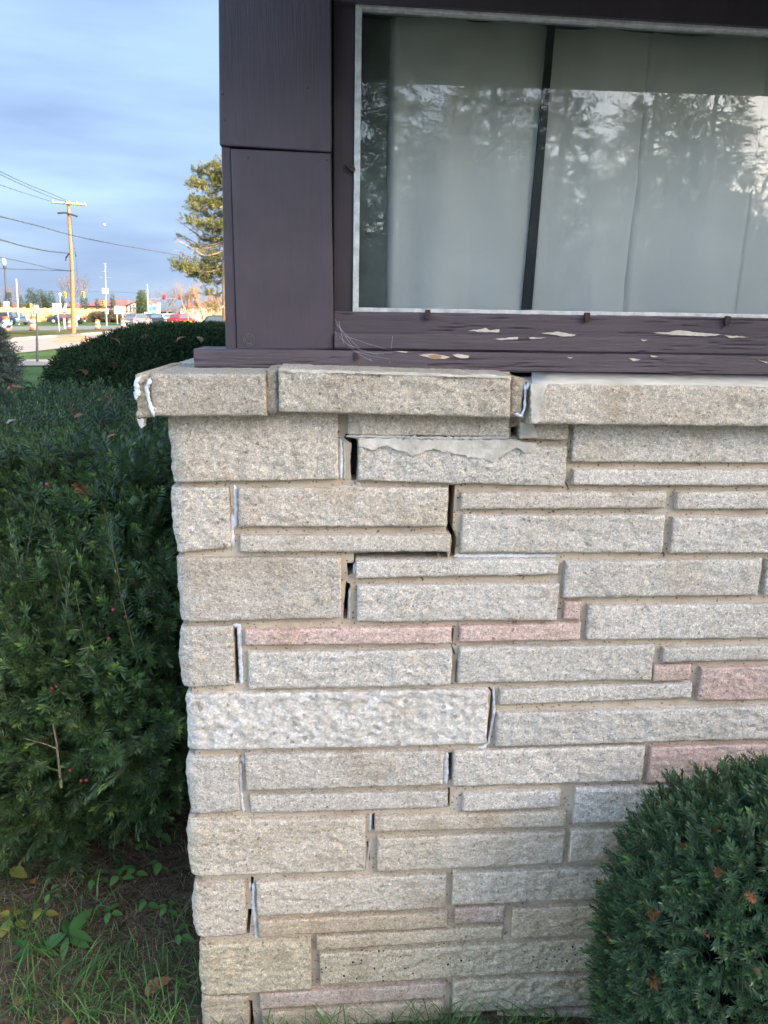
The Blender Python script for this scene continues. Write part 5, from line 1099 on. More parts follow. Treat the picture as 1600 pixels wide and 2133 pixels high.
# street lamps, masts, signs
def post_thing(name, cat, lab, px0, py0, px1, py1, dist, r_px, mat, extra=None):
    b = at(px0, py0, dist); b.z = 0.0; root = empty(name, b, 0, lab, cat); t = at(px1, py1, dist) - b; r0 = px2m(r_px, dist)
    MB().tube([(0, 0, 0), t * 0.5, t], [r0 * 1.25, r0, r0 * 0.8], 7).build('pole', mat, root)
    if extra: extra(root, b, dist)
    return root
def lampx(root, b, d):
    q = at(8.5, 545, d) - b; MB().lathe([(0.02, -0.32), (0.16, -0.25), (0.17, 0.2), (0.05, 0.32), (0, 0.33)], q, 10).build('lamp_head', mw, root)
    q = at(10, 556, d) - b; MB().ball(q, 0.16, 8, 6).build('collar', mdk, root); q = at(17, 615, d) - b; MB().box((q.x - .1, q.y - .15, q.z - .25), (q.x + .25, q.y + .15, q.z + .25)).build('control_box', mdk, root)
post_thing('street_lamp', 'street lamp', 'black street lamp with a white head at the left edge', 18, 678, 9, 548, 74, 1.9, mdk, lampx)
post_thing('flag_pole', 'pole', 'slim white mast between the street lamp and the utility pole', 39, 668, 34, 581, 95, 1.1, mw)
def mk_sign(name, cat, lab, px0, py0, px1, py1, rot, mat, posts, gy, marks=None, shape=None, dist=None):
    d = dist or G(px0, gy, 0).y; b = at((px0 + px1) / 2, (py0 + py1) / 2, d); b.z = 0; root = empty(name, b, 0, lab, cat); q = [at(x, y, d) - b for x, y in ((px0, py0), (px1, py0), (px1, py1), (px0, py1))]
    if rot:
        c = sum(q, Vector()) / 4; q = [c + Matrix.Rotation(rot, 3, 'Y') @ (p - c) for p in q]
    if shape == 'disc':
        c = sum(q, Vector()) / 4; r = (q[1] - q[0]).length / 2; q = [c + Vector((math.cos(a) * r, 0, math.sin(a) * r)) for a in np.linspace(0, 6.283, 13)[:-1]]; q = q
        MB().prism(q, (0, 0.03, 0)).build('plate', mat, root)
    else: MB().prism(q[::-1], (0, 0.03, 0)).build('plate', mat, root)
    if marks:
        for (u0, v0, u1, v1, mm) in marks:
            def I(u, v): return q[0] + (q[1] - q[0]) * u + (q[3] - q[0]) * v
            MB().prism([x + Vector((0, -0.012, 0)) for x in (I(u0, v1), I(u1, v1), I(u1, v0), I(u0, v0))], (0, 0.008, 0)).build('mark', mm, root)
    for px in posts:
        a = at(px, py1, d) - b; mb = MB(); rr = px2m(1.0, d); mb.tube([(a.x, 0.07, a.z + 0.5), (a.x + 0.0, 0.07, 0)], rr, 5).build('post', flat('sign_post', (0.42, 0.40, 0.30)), root)
    return root
gm_ = flat('sign_grey', (0.30, 0.30, 0.30))
mk_sign('road_sign', 'sign', 'square white road sign at the left, above the dark blue car', 8, 628, 19, 642, 0, mw, [15], 688)
mk_sign('road_sign', 'sign', 'white road sign with three lines of print left of the utility pole', 109, 632, 128, 653, 0.02, mw, [120], 691, [(0.2, 0.2, 0.55, 0.27, gm_), (0.6, 0.17, 0.85, 0.3, gm_), (0.3, 0.45, 0.62, 0.56, gm_), (0.3, 0.75, 0.9, 0.84, gm_)])
mk_sign('road_sign', 'sign', 'narrow tilted white sign just left of the utility pole', 134, 632, 138, 650, 0.18, mw, [133], 683)
mk_sign('stop_sign', 'sign', 'red sign on a post above the second barrel', 63, 647, 71, 655, 0, mr, [67], 683, [(0.2, 0.42, 0.8, 0.58, mw)], None); mk_sign('stop_sign', 'sign', 'second red plate beneath the red sign above the barrel', 64, 655.5, 71, 663, 0, mr, [67], 683, [(0.2, 0.4, 0.8, 0.6, mw)])
mk_sign('stop_sign', 'sign', 'red sign beside the tilted white sign near the utility pole', 130, 649, 137, 663, 0.1, mr, [132], 684, [(0.2, 0.25, 0.8, 0.38, mw)])
mk_sign('warning_sign', 'sign', 'thin amber hazard panel behind the yard lantern', 63, 632, 66.5, 646, 0, my, [66], 684)
mk_sign('billboard', 'sign', 'large blank white board on two posts in front of the house', 238, 638, 261, 654, 0.03, mw, [243, 255], 675)
mk_sign('road_sign', 'sign', 'small pale diamond sign right of the blank white board', 262, 652, 270, 662, 0.3, mw, [267], 675)
mk_sign('road_sign', 'sign', 'white sign low on the grey mast', 219, 643, 226, 654, 0, mw, [], 672); mk_sign('road_sign', 'sign', 'white arrow board below the blue banners, left one', 301, 650, 314, 661, 0, mw, [305, 311], 674)
mk_sign('road_sign', 'sign', 'white shield sign below the blue banners, right one', 316, 654, 324, 663, 0, mw, [320], 674); mk_sign('banner', 'banner', 'tall white banner right of the blue banners', 327, 631, 334, 652, 0, mw, [329], 676)
bl = flat('banner_blue', (0.06, 0.20, 0.62)); lv = flat('banner_lavender', (0.50, 0.42, 0.72))
for x0, x1, lab in ((308,316,'left blue and lavender street banner'),(317,325,'right blue and lavender street banner')):
    mk_sign('street_banner', 'banner', lab, x0, 632, x1, 654, 0, bl, [x0 + 4], 674, [(0.05, 0.1, 0.95, 0.35, lv), (0.35, 0.68, 0.65, 0.74, mw), (0.5, 0.78, 0.75, 0.84, mw)])
mk_sign('temporary_sign', 'sign', 'round pinkish white sign right of the utility pole foot', 156, 655, 166, 668, 0, flat('pink_sign', (0.85, 0.68, 0.62)), [159], 680, shape='disc')
# traffic signals
def signal(px, py, dist, mat, lab, lit=None, h=11, w=5):
    b = at(px, py, dist); root = empty('traffic_signal', b, 0, lab, 'traffic light', 'traffic lights over the crossing'); sw, sh = px2m(w, dist) / 2, px2m(h, dist) / 2
    MB().box((-sw, -sw * 0.7, -sh), (sw, sw * 0.7, sh)).build('housing', mat, root, 0.02)
    for k in range(3):
        z = sh * 0.64 * (1 - k); MB().lathe([(0, 0), (sw * 0.6, 0), (sw * 0.62, 0.1)], (0, 0, 0), 8).build('lens', mr if (k == 0 and lit) else mdk, root)
        o = root.children[-1]; o.rotation_euler = (R(90), 0, 0); o.location = (0, -sw * 0.72, z)
signal(135, 614, 105, my, 'yellow traffic light left of the utility pole'); signal(173.5, 614, 105, my, 'yellow traffic light right of the utility pole'); signal(216, 632, 100, my, 'yellow traffic light on the grey mast')
signal(342, 619, 118, mr, 'left of the two red-faced traffic lights on the mast arm', True, 10, 6.5); signal(375, 619, 118, mr, 'right of the two red-faced traffic lights on the mast arm', True, 10, 6.5); signal(414, 633, 118, mr, 'small red traffic light behind the bare orange tree', True, 7, 4)
wire([(60,606),(100,607),(135,608),(173,609),(217,607),(308,612)], 105, 118, 0.03, 'span wire carrying the yellow traffic lights')
def mastx(root, b, d):
    MB().tube([at(308, 623, d) - b, at(361, 622, d) - b, at(376, 622, d) - b], [px2m(1.2, d), px2m(0.9, d), px2m(0.6, d)], 6).build('mast_arm', ms_, root)
post_thing('signal_mast', 'mast', 'galvanised signal mast with a long arm', 310, 677, 306.5, 592, 118, 1.3, ms_, mastx)
def arms(root, b, d):
    for y, w in ((549, 6), (566, 12), (578, 26)): MB().tube([at(219 - w / 2, y, d) - b, at(219 + w / 2, y + 0.5, d) - b], px2m(0.6, d), 5).build('crossarm', ms_, root)
    for x in (216.5, 222): q = at(x, 606, d) - b; MB().box((q.x - px2m(1.5, d), -0.3, q.z - px2m(5, d)), (q.x + px2m(1.5, d), 0.3, q.z + px2m(5, d))).build('cabinet', mw, root)
post_thing('grey_pole', 'pole', 'slim grey pole with faint crossarms right of the utility pole', 222, 675, 219, 548, 96, 1.2, ms_, arms)
for x0, x1 in ((128,124),(154,154)):
    pass
post_thing('street_lamp', 'street lamp', 'distant white globe lamp just left of the utility pole', 127, 672, 125, 612, 120, 0.5, mw, lambda r_, b, d: MB().ball(at(125, 613, d) - b, px2m(3, d), 8, 6).build('globe', mw, r_))
post_thing('yard_light', 'lantern', 'black yard lantern post behind the far hedge', 81.5, 790, 76, 652, 27.0, 2.1, mdk, lambda r_, b, d: (
    MB().lathe([(px2m(2.2, d), 0), (px2m(7, d), px2m(15, d)), (px2m(7, d), px2m(15.5, d))], at(75.5, 650.5, d) - b, 6, False).build('lantern_glass', flat('frosted_glass', (0.35, 0.42, 0.42), 0.3), r_),
    MB().lathe([(px2m(8.2, d), 0), (px2m(3, d), px2m(3.5, d)), (0.002, px2m(4.5, d))], at(75, 635.0, d) - b, 6, False).build('lantern_cap', mdk, r_),
    MB().ball(at(79, 718, d) - b, px2m(1.5, d), 6, 5).build('knuckle', mdk, r_)))
# cars
mgl = flat('car_window', (0.06, 0.09, 0.12), 0.15); mty = flat('tyre', (0.02, 0.02, 0.02), 0.8); mrim = flat('rim', (0.5, 0.5, 0.5), 0.4, 0.6); mhl = flat('headlight', (0.8, 0.8, 0.78), 0.2); mtl = flat('tail_light', (0.5, 0.02, 0.02), 0.3)
def car(loc, rz, paint, label, L=4.5, Wd=1.8, H=1.48, suv=False):
    r = empty('parked_car' if False else 'car', loc, rz, label, 'car', 'cars on the far road'); h0 = 0.28; hb = H * 0.62
    prof = [(-L/2, h0), (-L/2, hb * 0.9), (-L/2 + 0.15, hb), (-L * 0.16, hb + 0.03), (L/2 - 0.9, hb), (L/2 - 0.1, hb * 0.82), (L/2, hb * 0.65), (L/2, h0)]
    if suv: prof[4] = (L/2 - 1.0, hb + 0.02)
    MB().prism([(x, -Wd / 2, z) for x, z in prof[::-1]], (0, Wd, 0)).build('body', paint, r, 0.08)
    xr = -L/2 + (0.25 if suv else 0.75); cab = [(xr - 0.1, hb - 0.02), (xr + 0.35, H - 0.04), (L * 0.08, H), (L * 0.20 + 0.1, H - 0.08), (L * 0.30 + 0.1, hb - 0.02)]
    w2 = Wd / 2 - 0.12; MB().prism([(x, -w2, z) for x, z in cab[::-1]], (0, 2 * w2, 0)).build('cabin', paint, r, 0.05)
    gl_ = [(xr + 0.12, hb + 0.02), (xr + 0.42, H - 0.12), (L * 0.08, H - 0.09), (L * 0.19, H - 0.13), (L * 0.27, hb + 0.02)]
    for s in (-1, 1):
        q = [(x, s * (w2 + 0.006), z) for x, z in gl_]; MB().prism(q[::-1] if s < 0 else q, (0, -s * 0.02, 0)).build('side_window', mgl, r)
    MB().prism([(L * 0.215 + 0.12, -w2 + 0.1, H - 0.12), (L * 0.215 + 0.12, w2 - 0.1, H - 0.12), (L * 0.30 + 0.105, w2 - 0.05, hb + 0.02), (L * 0.30 + 0.105, -w2 + 0.05, hb + 0.02)][::-1], (0.02, 0, 0.01)).build('windscreen', mgl, r)
    MB().prism([(xr + 0.02, -w2 + 0.1, hb + 0.06), (xr + 0.30, -w2 + 0.12, H - 0.12), (xr + 0.30, w2 - 0.12, H - 0.12), (xr + 0.02, w2 - 0.1, hb + 0.06)], (-0.03, 0, 0.02)).build('rear_window', mgl, r)
    for x in (-L * 0.31, L * 0.31):
        for s in (-1, 1):
            wh = empty('wheel', (x, s * (Wd / 2 - 0.09), 0.33)); wh.parent = r; wh.rotation_euler = (R(90), 0, 0)
            MB().lathe([(0.2, -0.11), (0.33, -0.11), (0.34, 0), (0.33, 0.11), (0.2, 0.11)], seg=16).build('tyre', mty, wh); MB().lathe([(0, -0.10), (0.21, -0.12), (0.21, 0.12), (0, 0.10)], seg=12).build('rim', mrim, wh)
    for s in (-1, 1):
        MB().box((L/2 - 0.12, s * Wd * 0.36 - 0.18, hb * 0.66), (L/2 + 0.015, s * Wd * 0.36 + 0.18, hb * 0.80)).build('headlight', mhl, r); MB().box((-L/2 - 0.015, s * Wd * 0.38 - 0.14, hb * 0.70), (-L/2 + 0.1, s * Wd * 0.38 + 0.14, hb * 0.92)).build('tail_light', mtl, r)
        MB().box((L * 0.24, s * (Wd / 2 + 0.08) - 0.08, hb + 0.02), (L * 0.28, s * (Wd / 2 + 0.08) + 0.08, hb + 0.14)).build('mirror', paint, r)
    MB().box((-L/2 - 0.02, -0.28, hb * 0.45), (-L/2 + 0.02, 0.28, hb * 0.6)).build('licence_plate', mw, r); MB().box((L/2 - 0.02, -0.4, hb * 0.4), (L/2 + 0.012, 0.4, hb * 0.6)).build('grille', mk, r)
    return r
def cp(n, c): return flat(n, c, 0.25, 0.1)
def G0(px, py): return tuple(G(px, py, 0))
car(G0(-44, 692), R(8), cp('pale_blue_paint', (0.28, 0.33, 0.44)), 'pale blue-white car cut by the left edge, behind the first barrel')
car(G0(27, 676), R(-35), cp('blue_paint', (0.045, 0.075, 0.13)), 'dark blue car behind the barrels at the left', L=4.6, suv=True)
car(G0(140, 674.5), R(180), cp('black_paint_car', (0.02, 0.025, 0.035)), 'low black car passing behind the foot of the utility pole', L=4.8, H=1.3)
car(G0(286, 677), R(76), cp('silver_paint', (0.13, 0.135, 0.165)), 'grey car with red tail lights seen from behind', L=4.6)
car(G0(318, 676), R(70), cp('navy_paint', (0.02, 0.025, 0.05)), 'dark navy car just right of the grey one', L=4.6)
car(G0(377, 677), R(70), cp('red_paint_car', (0.34, 0.02, 0.03)), 'red car far down the road', L=4.5)
car(G0(341, 674), R(75), cp('blue_white_paint', (0.45, 0.5, 0.6)), 'small pale car in the distance between the navy and the red car', L=4.4)
pc = at(460, 690, 46); pc.z = 0
car(G0(462, 692), R(176), cp('charcoal_paint', (0.035, 0.04, 0.048)), 'charcoal car half hidden by the corner post, behind the hedge', L=4.7, suv=False, H=1.5)
# long yellow wall
ywm = flat('yellow_wall', (0.46, 0.31, 0.12), 0.85); yw = empty('boundary_wall', G(60, 671, 0), 0, 'long pale yellow boundary wall across the road', 'wall')
P0, P1 = G(-40, 670.5, 0), G(256, 670, 0); n = 22
for i in range(n):
    a = P0.lerp(P1, i / n) - yw.location; b = P0.lerp(P1, (i + 1) / n) - yw.location; h = zt(60, 641, P0 + (P1 - P0) * 0.3)
    q = [(a.x + 0.02, a.y, 0), (b.x - 0.02, b.y, 0), (b.x - 0.02, b.y, h - 0.08), (a.x + 0.02, a.y, h - 0.08)]; MB().prism(q, (0, 0.25, 0)).build('panel', ywm, yw)
    MB().box((a.x - 0.12, a.y - 0.06, 0), (a.x + 0.12, a.y + 0.3, h + 0.04)).build('pier', ywm, yw)
# houses behind
def house_block(px0, px1, py_ground, py_eave, py_ridge, dist, wallm, roofm, label, gable_right=True, wins=()):
    b = at((px0 + px1) / 2, py_ground, dist); b.z = 0; r = empty('far_house', b, 0, label, 'house', 'houses across the road'); x0 = at(px0, py_eave, dist).x - b.x; x1 = at(px1, py_eave, dist).x - b.x; ze = at(px0, py_eave, dist).z; zr = at(px0, py_ridge, dist).z; dp = 9.0
    MB().box((x0, 0, 0), (x1, dp, ze)).build('wall', wallm, r)
    MB().add([(x0 - .4, -.5, ze), (x1 + .4, -.5, ze), (x1 + .4, dp + .5, ze), (x0 - .4, dp + .5, ze), (x0 + 1.0, dp / 2, zr), (x1 - 1.0, dp / 2, zr)], [(0, 1, 5, 4), (1, 2, 5), (2, 3, 4, 5), (3, 0, 4), (0, 3, 2, 1)]).build('roof', roofm, r)
    for (wx0, wx1, wy0, wy1) in wins:
        a = at(wx0, wy0, dist) - b; c = at(wx1, wy1, dist) - b; f = MB().box((a.x, -0.12, c.z), (c.x, 0.02, a.z)).build('window', mw, r); MB().box((a.x + .15, -0.16, c.z + .15), (c.x - .15, -0.125, a.z - .15)).build('pane', mgl, f)
    return r
rf = plain('brown_shingle', (0.20, 0.095, 0.085), 0.9, var=0.15, scale=0.8); cw = flat('cream_siding', (0.45, 0.41, 0.33)); br = plain('brick_wall', (0.25, 0.13, 0.09), 0.9, var=0.2, scale=1)
house_block(180, 262, 668, 637, 622, 150, br, rf, 'long brown-roofed house behind the yellow wall'); house_block(-40, 60, 668, 638, 630, 165, br, rf, 'low brown-roofed house at the left behind the spruces'); house_block(90, 150, 668, 638, 629, 165, br, rf, 'low roof just showing between the spruces and the utility pole')
gx0, gx1 = 266, 291; d = 142; b = at(278, 668, d); b.z = 0; gh = empty('gabled_house', b, 0, 'cream half-timbered gable end beside the pointed spruce', 'house'); zz = lambda y: at(278, y, d).z
xa, xb = at(266, 640, d).x - b.x, at(293, 640, d).x - b.x; xm = at(290, 640, d).x - b.x
MB().prism([(xa, 0, 0), (xb, 0, 0), (xb, 0, zz(636)), (xm, 0, zz(626)), (xa, 0, zz(638))], (0, 10, 0)).build('wall', cw, gh); MB().prism([(xa - .8, -.5, zz(639.5)), (xm, -.5, zz(626)), (xm, -.5, zz(624)), (xa - .8, -.5, zz(637))], (0, 11, 0)).build('roof', rf, gh)
MB().prism([(xm, -.5, zz(626)), (xb + .6, -.5, zz(637)), (xb + .6, -.5, zz(634.5)), (xm, -.5, zz(624))], (0, 11, 0)).build('roof', rf, gh)
for x in (272, 279, 286): q = at(x, 640, d).x - b.x; MB().box((q - 0.12, -0.06, zz(650)), (q + 0.12, 0, zz(634))).build('timber', flat('timber', (0.10, 0.06, 0.05)), gh)
MB().box((xa + .1, -.07, zz(650.5)), (xb - .1, -0.01, zz(649))).build('timber', bpy.data.materials['timber'], gh); MB().box((xa + .1, -.07, 0), (xb - .1, -0.01, zz(651.5))).build('lower_wall', br, gh)
f = MB().box((at(275, 640, d).x - b.x, -.14, zz(644)), (at(284, 640, d).x - b.x, 0, zz(638.5))).build('window', mw, gh); MB().box((at(276, 640, d).x - b.x, -.18, zz(643.3)), (at(279.2, 640, d).x - b.x, -.145, zz(639.2))).build('pane', mgl, f); MB().box((at(279.8, 640, d).x - b.x, -.18, zz(643.3)), (at(283, 640, d).x - b.x, -.145, zz(639.2))).build('pane', mgl, f)
house_block(376, 412, 668, 640, 630, 150, cw, rf, 'cream house glimpsed behind the bare orange tree', wins=((384, 389, 646, 652), (396, 401, 646, 652))); house_block(352, 374, 668, 655, 648, 150, cw, flat('tan_roof', (0.5, 0.36, 0.25)), 'low cream building right of the white banner')
house_block(414, 470, 668, 636, 622, 155, flat('tan_wall', (0.38, 0.26, 0.15)), rf, 'tan house behind the pine trunk', wins=((425, 431, 645, 652), (440, 446, 645, 652)))
# clipped brown hedges beyond the road
def soft_mass(name, px0, px1, py0, py1, dist, depth, cols, label, n=2600, seed=3, cat='hedge', jit=0.5):
    r = np.random.default_rng(seed); a = at(px0, py1, dist); c = at(px1, py1, dist); x0, x1 = a.x, c.x; h = at((px0 + px1) / 2, py0, dist).z; root = empty(name, ((x0 + x1) / 2, dist, 0), 0, label, cat)
    x = r.uniform(x0, x1, n); hh = h * np.clip(0.86 + 0.35 * fbm(x * 0.6, x * 0, 0, seed, 3), 0.3, 1.15) * np.clip(np.minimum(x - x0, x1 - x) / (0.12 * (x1 - x0)) + 0.45, 0, 1); z = hh * r.random(n) ** 0.55; y = dist + r.random(n) * depth
    V, F, C = scatter(tbig, np.stack([x, y, z], 1), np.stack([r.normal(0, 0.7, n), r.normal(-0.5, 0.5, n), r.normal(0.6, 0.5, n)], 1), 0.8 + 1.0 * r.random(n), r, cols[0], cols[1]); o = np_mesh('foliage', V, F, M['needle'], root, C); o['kind'] = 'stuff'; inv_parent(o)
    MB().box((x0 - root.location.x + 0.4, 0.6, 0), (x1 - root.location.x - 0.4, depth, h * 0.6)).build('dark_core', bpy.data.materials['dark_core'], root); return root
soft_mass('brown_hedge', 185, 252, 649, 671, 128, 3, ((0.12, 0.10, 0.07), (0.20, 0.15, 0.09)), 'brownish clipped hedge in front of the right end of the yellow wall', seed=5)
soft_mass('dry_shrub', 40, 58, 653, 669, 122, 2, ((0.30, 0.18, 0.08), (0.42, 0.26, 0.12)), 'dry orange shrub in front of the yellow wall, left', 300, 7, 'shrub'); soft_mass('dry_shrub', 98, 112, 660, 670, 122, 2, ((0.30, 0.18, 0.08), (0.42, 0.26, 0.12)), 'small reddish shrub in front of the yellow wall', 120, 8, 'shrub')
soft_mass('dry_shrub', 100, 114, 662, 669, 120, 2, ((0.10, 0.12, 0.04), (0.2, 0.2, 0.08)), 'low green shrub at the foot of the yellow wall', 120, 9, 'shrub')
# conifers across the road
NT = (0.035, 0.060, 0.035); TT = (0.10, 0.13, 0.06); GC = 'spruces beyond the yellow wall'
first = None
for i, (px, pyt, w, dist, lab) in enumerate(((48,612,9,140,'slim dark spruce nearest the left, beyond the yellow wall'),(69,597,17,142,'tallest pointed spruce left of the lantern'),(88,601,17,142,'broad spruce in the middle of the row'),(97,606,14,144,'spruce with a blunt top right of the middle'),(111,604,13,142,'pointed spruce at the right end of the group'),(133,616,11,142,'small spruce left of the utility pole'),(178,612,13,142,'dark spruce right of the utility pole'),(205,620,8,143,'small round spruce left of the grey pole'),(238,610,9,143,'spruce in front of the long brown roof'),(20,606,10,150,'spruce by the street lamp'),(2,622,10,140,'low spruce at the very left edge'))):
    b = at(px, 668, dist); b.z = 0; H = at(px, pyt, dist).z
    if first is None or i == 1:
        rt = make_conifer('spruce_tree', lab, 'tree', GC, b, 0, H=10, Rr=2.3, nl=60, clump=16, seed=40 + i, base=NT, tip=TT, size=1.3)
        first = rt
    else: rt = copy_tree(first); rt.location = b; rt.rotation_euler = (0, 0, i * 1.3)
    rt['label'] = lab; s = H / 10; wx = px2m(w, dist) * 1.05 / 2.3; rt.scale = (wx, wx, s)
b = at(298, 668, 122); b.z = 0; H = at(298, 601, 122).z
rt = make_conifer('pointed_spruce', 'sharply pointed green spruce beside the half-timbered gable', 'tree', None, b, 0, H=H, Rr=px2m(11, 122), nl=110, clump=26, seed=55, base=(0.05, 0.085, 0.035), tip=(0.13, 0.17, 0.06), zlow=0.2, size=0.9)
mycl = leaf_mat('gold_leaf', 0.7); b = G(392, 686, 0); H = at(392, 664, b.y).z
tr, V, F, C = conifer_parts(H=H, Rr=px2m(9, b.y), nl=46, clump=60, seed=57, base=(0.42, 0.36, 0.03), tip=(0.6, 0.5, 0.05), zlow=0.05, size=0.45); r_ = empty('golden_shrub', b, 0, 'small bright yellow cone-shaped shrub behind the hedge', 'shrub'); tr.build('stem', M['bark_grey'], r_); o = np_mesh('foliage', V, F, M['needle'], r_, C); o['kind'] = 'stuff'
# blue spruce at the left edge
sb = at(-42, 800, 13.5); sb.z = 0; H = 1.72 + 0.55
tblue = [sprig(20, 0.18, 0.05, 0.014, RNG, stem=False) for _ in range(4)]
tr, V, F, C = conifer_parts(H=1.95, Rr=0.62, nl=60, clump=190, seed=61, base=(0.016, 0.028, 0.030), tip=(0.03, 0.045, 0.05), zlow=0.15, droop=-0.05, tm_=tblue, size=1.0); r_ = empty('blue_spruce', sb, 0, 'small blue spruce cut by the left edge of the picture', 'tree'); tr.build('trunk', M['bark_grey'], r_); o = np_mesh('crown', V, F, M['needle'], r_, C); o['kind'] = 'stuff'

# bare trees
def bare_tree(H, seed, spread=0.6, levels=5, r0=0.18, nb=3, upward=0.5):
    rd = random.Random(seed); mb = MB()
    def grow(p, d, L, r, lv):
        if lv == 0: return
        pts = [p]; q = p.copy(); dd = d.copy()
        for k in range(3):
            dd = (dd + Vector((rd.uniform(-.18, .18), rd.uniform(-.18, .18), rd.uniform(0, .12)))).normalized(); q = q + dd * L / 3; pts.append(q.copy())
        mb.tube(pts, [r, r * .88, r * .76, r * .62], 5 if lv > 2 else 3, False)
        for k in range(nb if lv < levels else nb + 2):
            ax = Vector((rd.uniform(-1, 1), rd.uniform(-1, 1), 0)); nd = (dd + ax * spread + Vector((0, 0, upward * 0.3))).normalized(); st = pts[rd.choice((2, 3, 3))] if lv < levels else pts[rd.choice((1, 2, 3, 3))]
            grow(st, nd, L * rd.uniform(.62, .82), r * .58, lv - 1)
    grow(Vector((0, 0, -0.05)), Vector((0, 0, 1)), H * 0.32, r0, levels); return mb
mtw = flat('bare_twigs', (0.14, 0.11, 0.105), 0.9); me_b = bare_tree(10, 3, 0.75, 6, 0.20).mesh('branches')
for px, pyt, dist, wsc, lab, mt in ((153,566,150,1.15,'round bare tree behind the utility pole',mtw),(347,594,150,1.1,'bare tree behind the signal mast',mtw),(28,588,160,0.9,'hazy bare tree at the left behind the street lamp',mtw),(322,603,165,0.8,'bare tree left of the signal arm',mtw),(365,632,135,0.8,'small bare tree right of the white banner',mtw),(2,600,165,0.9,'bare tree cut by the left edge',mtw),(390,630,140,0.9,'brownish bare tree behind the golden shrub',mtw)):
    b = at(px, 668, dist); b.z = 0; H = at(px, pyt, dist).z; o = empty('bare_tree', b, px * 0.1, lab, 'tree', 'bare trees across the road'); c = link_mesh('branches', me_b, o, None if me_b.materials else mt); mxz = max(v.co.z for v in me_b.vertices); s = H / mxz; o.scale = (s * wsc, s * wsc, s)
mor = plain('orange_twigs', (0.30, 0.19, 0.12), 0.9, var=0.2, scale=2)
b = G(408, 688, 0); root = empty('bare_bushy_tree', b, 0, 'bare orange-brown multi-stemmed tree in front of the pine', 'tree'); H = at(415, 572, b.y).z
for k, (dx, sd_) in enumerate(((-0.9,11),(0.0,12),(0.9,13),(2.1,14),(3.2,17))):
    mb = bare_tree(H * 0.85, sd_, 0.55, 6, 0.10, 3, 0.6); zm = max(v[2] for v in mb.v); o = mb.build('branches', mor, root); o.location = (dx * 0.75, k * 0.2, 0); o.scale = (H / zm * 0.80, H / zm * 0.80, H / zm * random.uniform(0.75, 1)); 
r = np.random.default_rng(9); n = 2600; x = r.uniform(-2.2, 5.5, n); z = r.uniform(0.25, 0.98, n) ** 1.0 * H; k = r.random(n) < 0.5
V, F, C = scatter(tf, np.stack([x, r.uniform(-0.6, 1.4, n), z], 1), r.normal(size=(n, 3)), 0.45 + 0.4 * r.random(n), r, (0.30, 0.18, 0.09), (0.40, 0.24, 0.12)); o = np_mesh('clinging_leaves', V[: len(V)], F, M['needle'], root, C); o['kind'] = 'stuff'
# big ragged pine beside the post
b = G(474, 692, 0); b = at(474, 690, 47.0); b.z = 0; pine = empty('old_pine', b, 0, 'tall ragged sunlit pine half hidden by the corner post', 'tree'); D0 = 47.0
def pl(px, py, dy=0.0): return at(px, py, D0 + dy) - b
mb = MB(); mb.tube([(0, 0, -0.1), pl(472, 560), pl(476, 380), pl(480, 250)], [0.36, 0.28, 0.18, 0.06], 9); mb.build('trunk', plain('sunlit_bark', (0.38, 0.25, 0.15), 0.9, var=0.3, scale=4, bscale=12, bs=0.8, bd=0.05, stretch=(2, 2, 0.5)), pine)
limbs = [((478,330),(434,350),1.0),((477,345),(413,362),0.9),((476,372),(398,385),1.0),((476,385),(410,378),0.8),((476,400),(396,418),0.95),((475,415),(400,432),0.9),((475,440),(418,447),0.8),((475,455),(392,462),0.85),((474,470),(415,478),0.9),((474,490),(425,500),1.0),((474,500),(370,486),0.0),
         ((474,495),(366,455),0.0),((473,505),(372,492),0.12),((473,520),(378,505),0.0),((473,525),(415,520),0.8),((473,548),(366,553),1.0),((473,556),(380,560),1.0),((473,560),(395,572),0.9),((473,540),(368,520),0.0),((473,575),(420,585),0.7),((472,600),(430,612),0.5),((473,545),(430,545),1.0),((472,630),(440,640),0.4),((473,520),(440,530),1.0),((474,460),(440,470),1.0),((475,420),(440,425),1.0),((476,360),(440,372),1.0)]
P = []; D = []; lm = MB(); rd = random.Random(4)
tp = [sprig(22, 0.30, 0.13, 0.030, RNG, stem=False) for _ in range(4)]
for (x0, y0), (x1, y1), f in limbs:
    dy = rd.uniform(-1.3, 1.3); a = pl(x0, y0); c = pl(x1, y1, dy); mid = a.lerp(c, 0.5) + Vector((0, 0, -0.25 * (1 if y1 > y0 else 2.2))); pts = [a, a.lerp(mid, .5) + Vector((0, 0, -.05)), mid, mid.lerp(c, .5), c]; lm.tube(pts, [.07, .055, .04, .028, .012], 4, False)
    for q in range(int(16)):
        t = rd.uniform(.35, 1); i_ = min(3, int(t * 4)); p = pts[i_].lerp(pts[i_ + 1], t * 4 - i_); e = p + Vector((rd.uniform(-.5, .3), rd.uniform(-.5, .5), rd.uniform(-.35, .35))); lm.tube([p, e], [.014, .006], 3, False)
    L = (c - a).length
    for q in range(int(66 * f * L / 1.6)):
        t = 1 - rd.random() ** 1.5 * 0.85; i_ = min(3, int(t * 4)); p = pts[i_].lerp(pts[i_ + 1], t * 4 - i_); P.append(list(p + Vector((rd.gauss(0, .16), rd.gauss(0, .30), rd.gauss(0.02, .13))))); D.append([rd.uniform(-1, .4), rd.uniform(-.6, .6), rd.uniform(-.2, .9)])
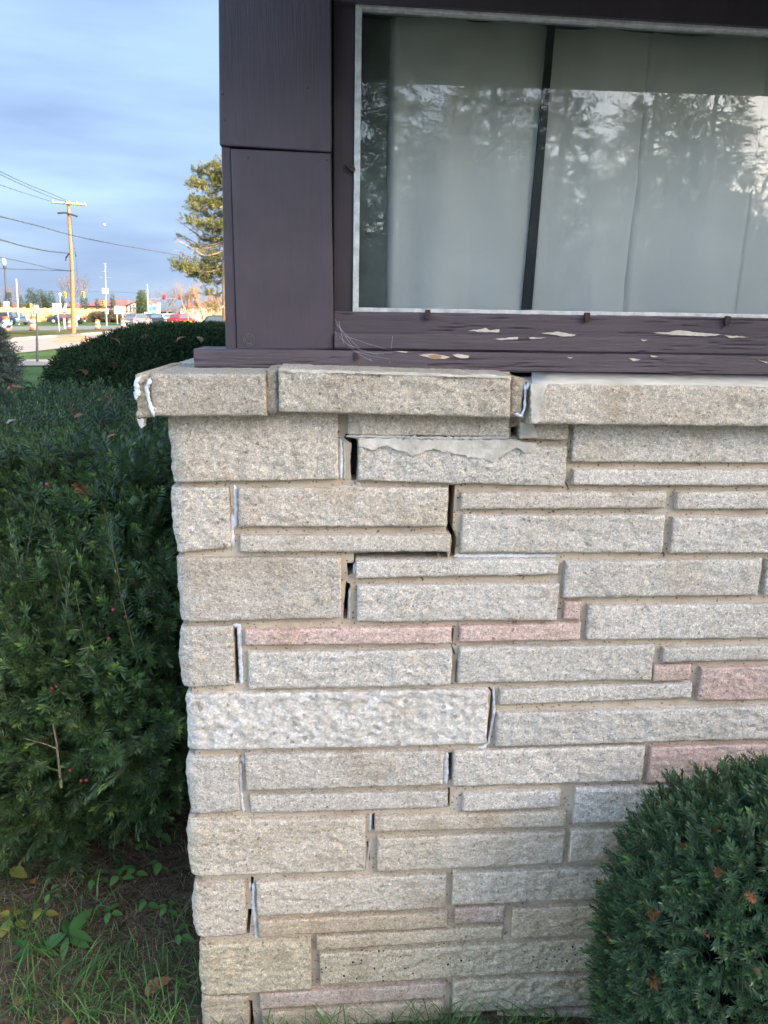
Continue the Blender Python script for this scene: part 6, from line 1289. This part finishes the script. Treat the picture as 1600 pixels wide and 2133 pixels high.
for i in range(26):                                     # limbs on the far and hidden sides
    z = rd.uniform(3.2, 9.8); a_ = rd.uniform(-1.2, 1.2); L = rd.uniform(1.6, 3.2) * (1 - z / 18); a = Vector((0.1, 0, z)); c = a + Vector((math.cos(a_) * L, math.sin(a_) * L, rd.uniform(-.3, .4))); lm.tube([a, a.lerp(c, .5) + Vector((0, 0, -.15)), c], [.06, .04, .012], 4, False)
    for q in range(50): t = rd.random() ** .6; P.append(list(a.lerp(c, t) + Vector((rd.gauss(0, .2), rd.gauss(0, .3), rd.gauss(0, .13))))); D.append([rd.uniform(-1, 1), rd.uniform(-.6, .6), rd.uniform(-.2, .9)])
lm.build('limbs', flat('limb_bark', (0.30, 0.21, 0.15), 0.9), pine); r = np.random.default_rng(6)
V, F, C = scatter(tp, np.array(P), np.array(D), 0.8 + 0.5 * r.random(len(P)), r, (0.125, 0.13, 0.04), (0.20, 0.18, 0.052)); o = np_mesh('needles', V, F, M['needle'], pine, C); o['kind'] = 'stuff'
soft_mass('distant_woods', -60, 470, 640, 668, 260, 20, ((0.12, 0.11, 0.08), (0.2, 0.16, 0.10)), 'hazy line of trees along the horizon', 5000, 12, 'trees'); bpy.data.objects['distant_woods']['kind'] = 'stuff'
# leaf pile by the driveway
p = G(160, 712, 0); r = np.random.default_rng(3); n = 900; a = r.random(n) * 6.28; q = r.random(n) ** .6 * 1.4
V, F, C = scatter(tf, np.stack([p.x + q * np.cos(a), p.y + q * np.sin(a), 0.02 + 0.38 * (1 - (q / 1.4) ** 2) * r.random(n)], 1), r.normal(size=(n, 3)), 0.5 + 0.5 * r.random(n), r, (0.5, 0.27, 0.13), (0.6, 0.34, 0.16)); o = np_mesh('leaf_pile', V, F, M['needle'], None, C); tag(o, 'heap of orange-brown leaves on the driveway just above the far hedge', 'leaf pile', None, 'stuff')
# moon
md = 4200; mo_ = at(218, 467.5, md * 0.97); tag(MB().ball(mo_, 4.6, 24, 16).build('moon', plain('moon_rock', (0.6, 0.6, 0.6), 1.0, var=0.2, scale=0.2)), 'small pale moon in the blue sky right of the utility pole', 'moon')
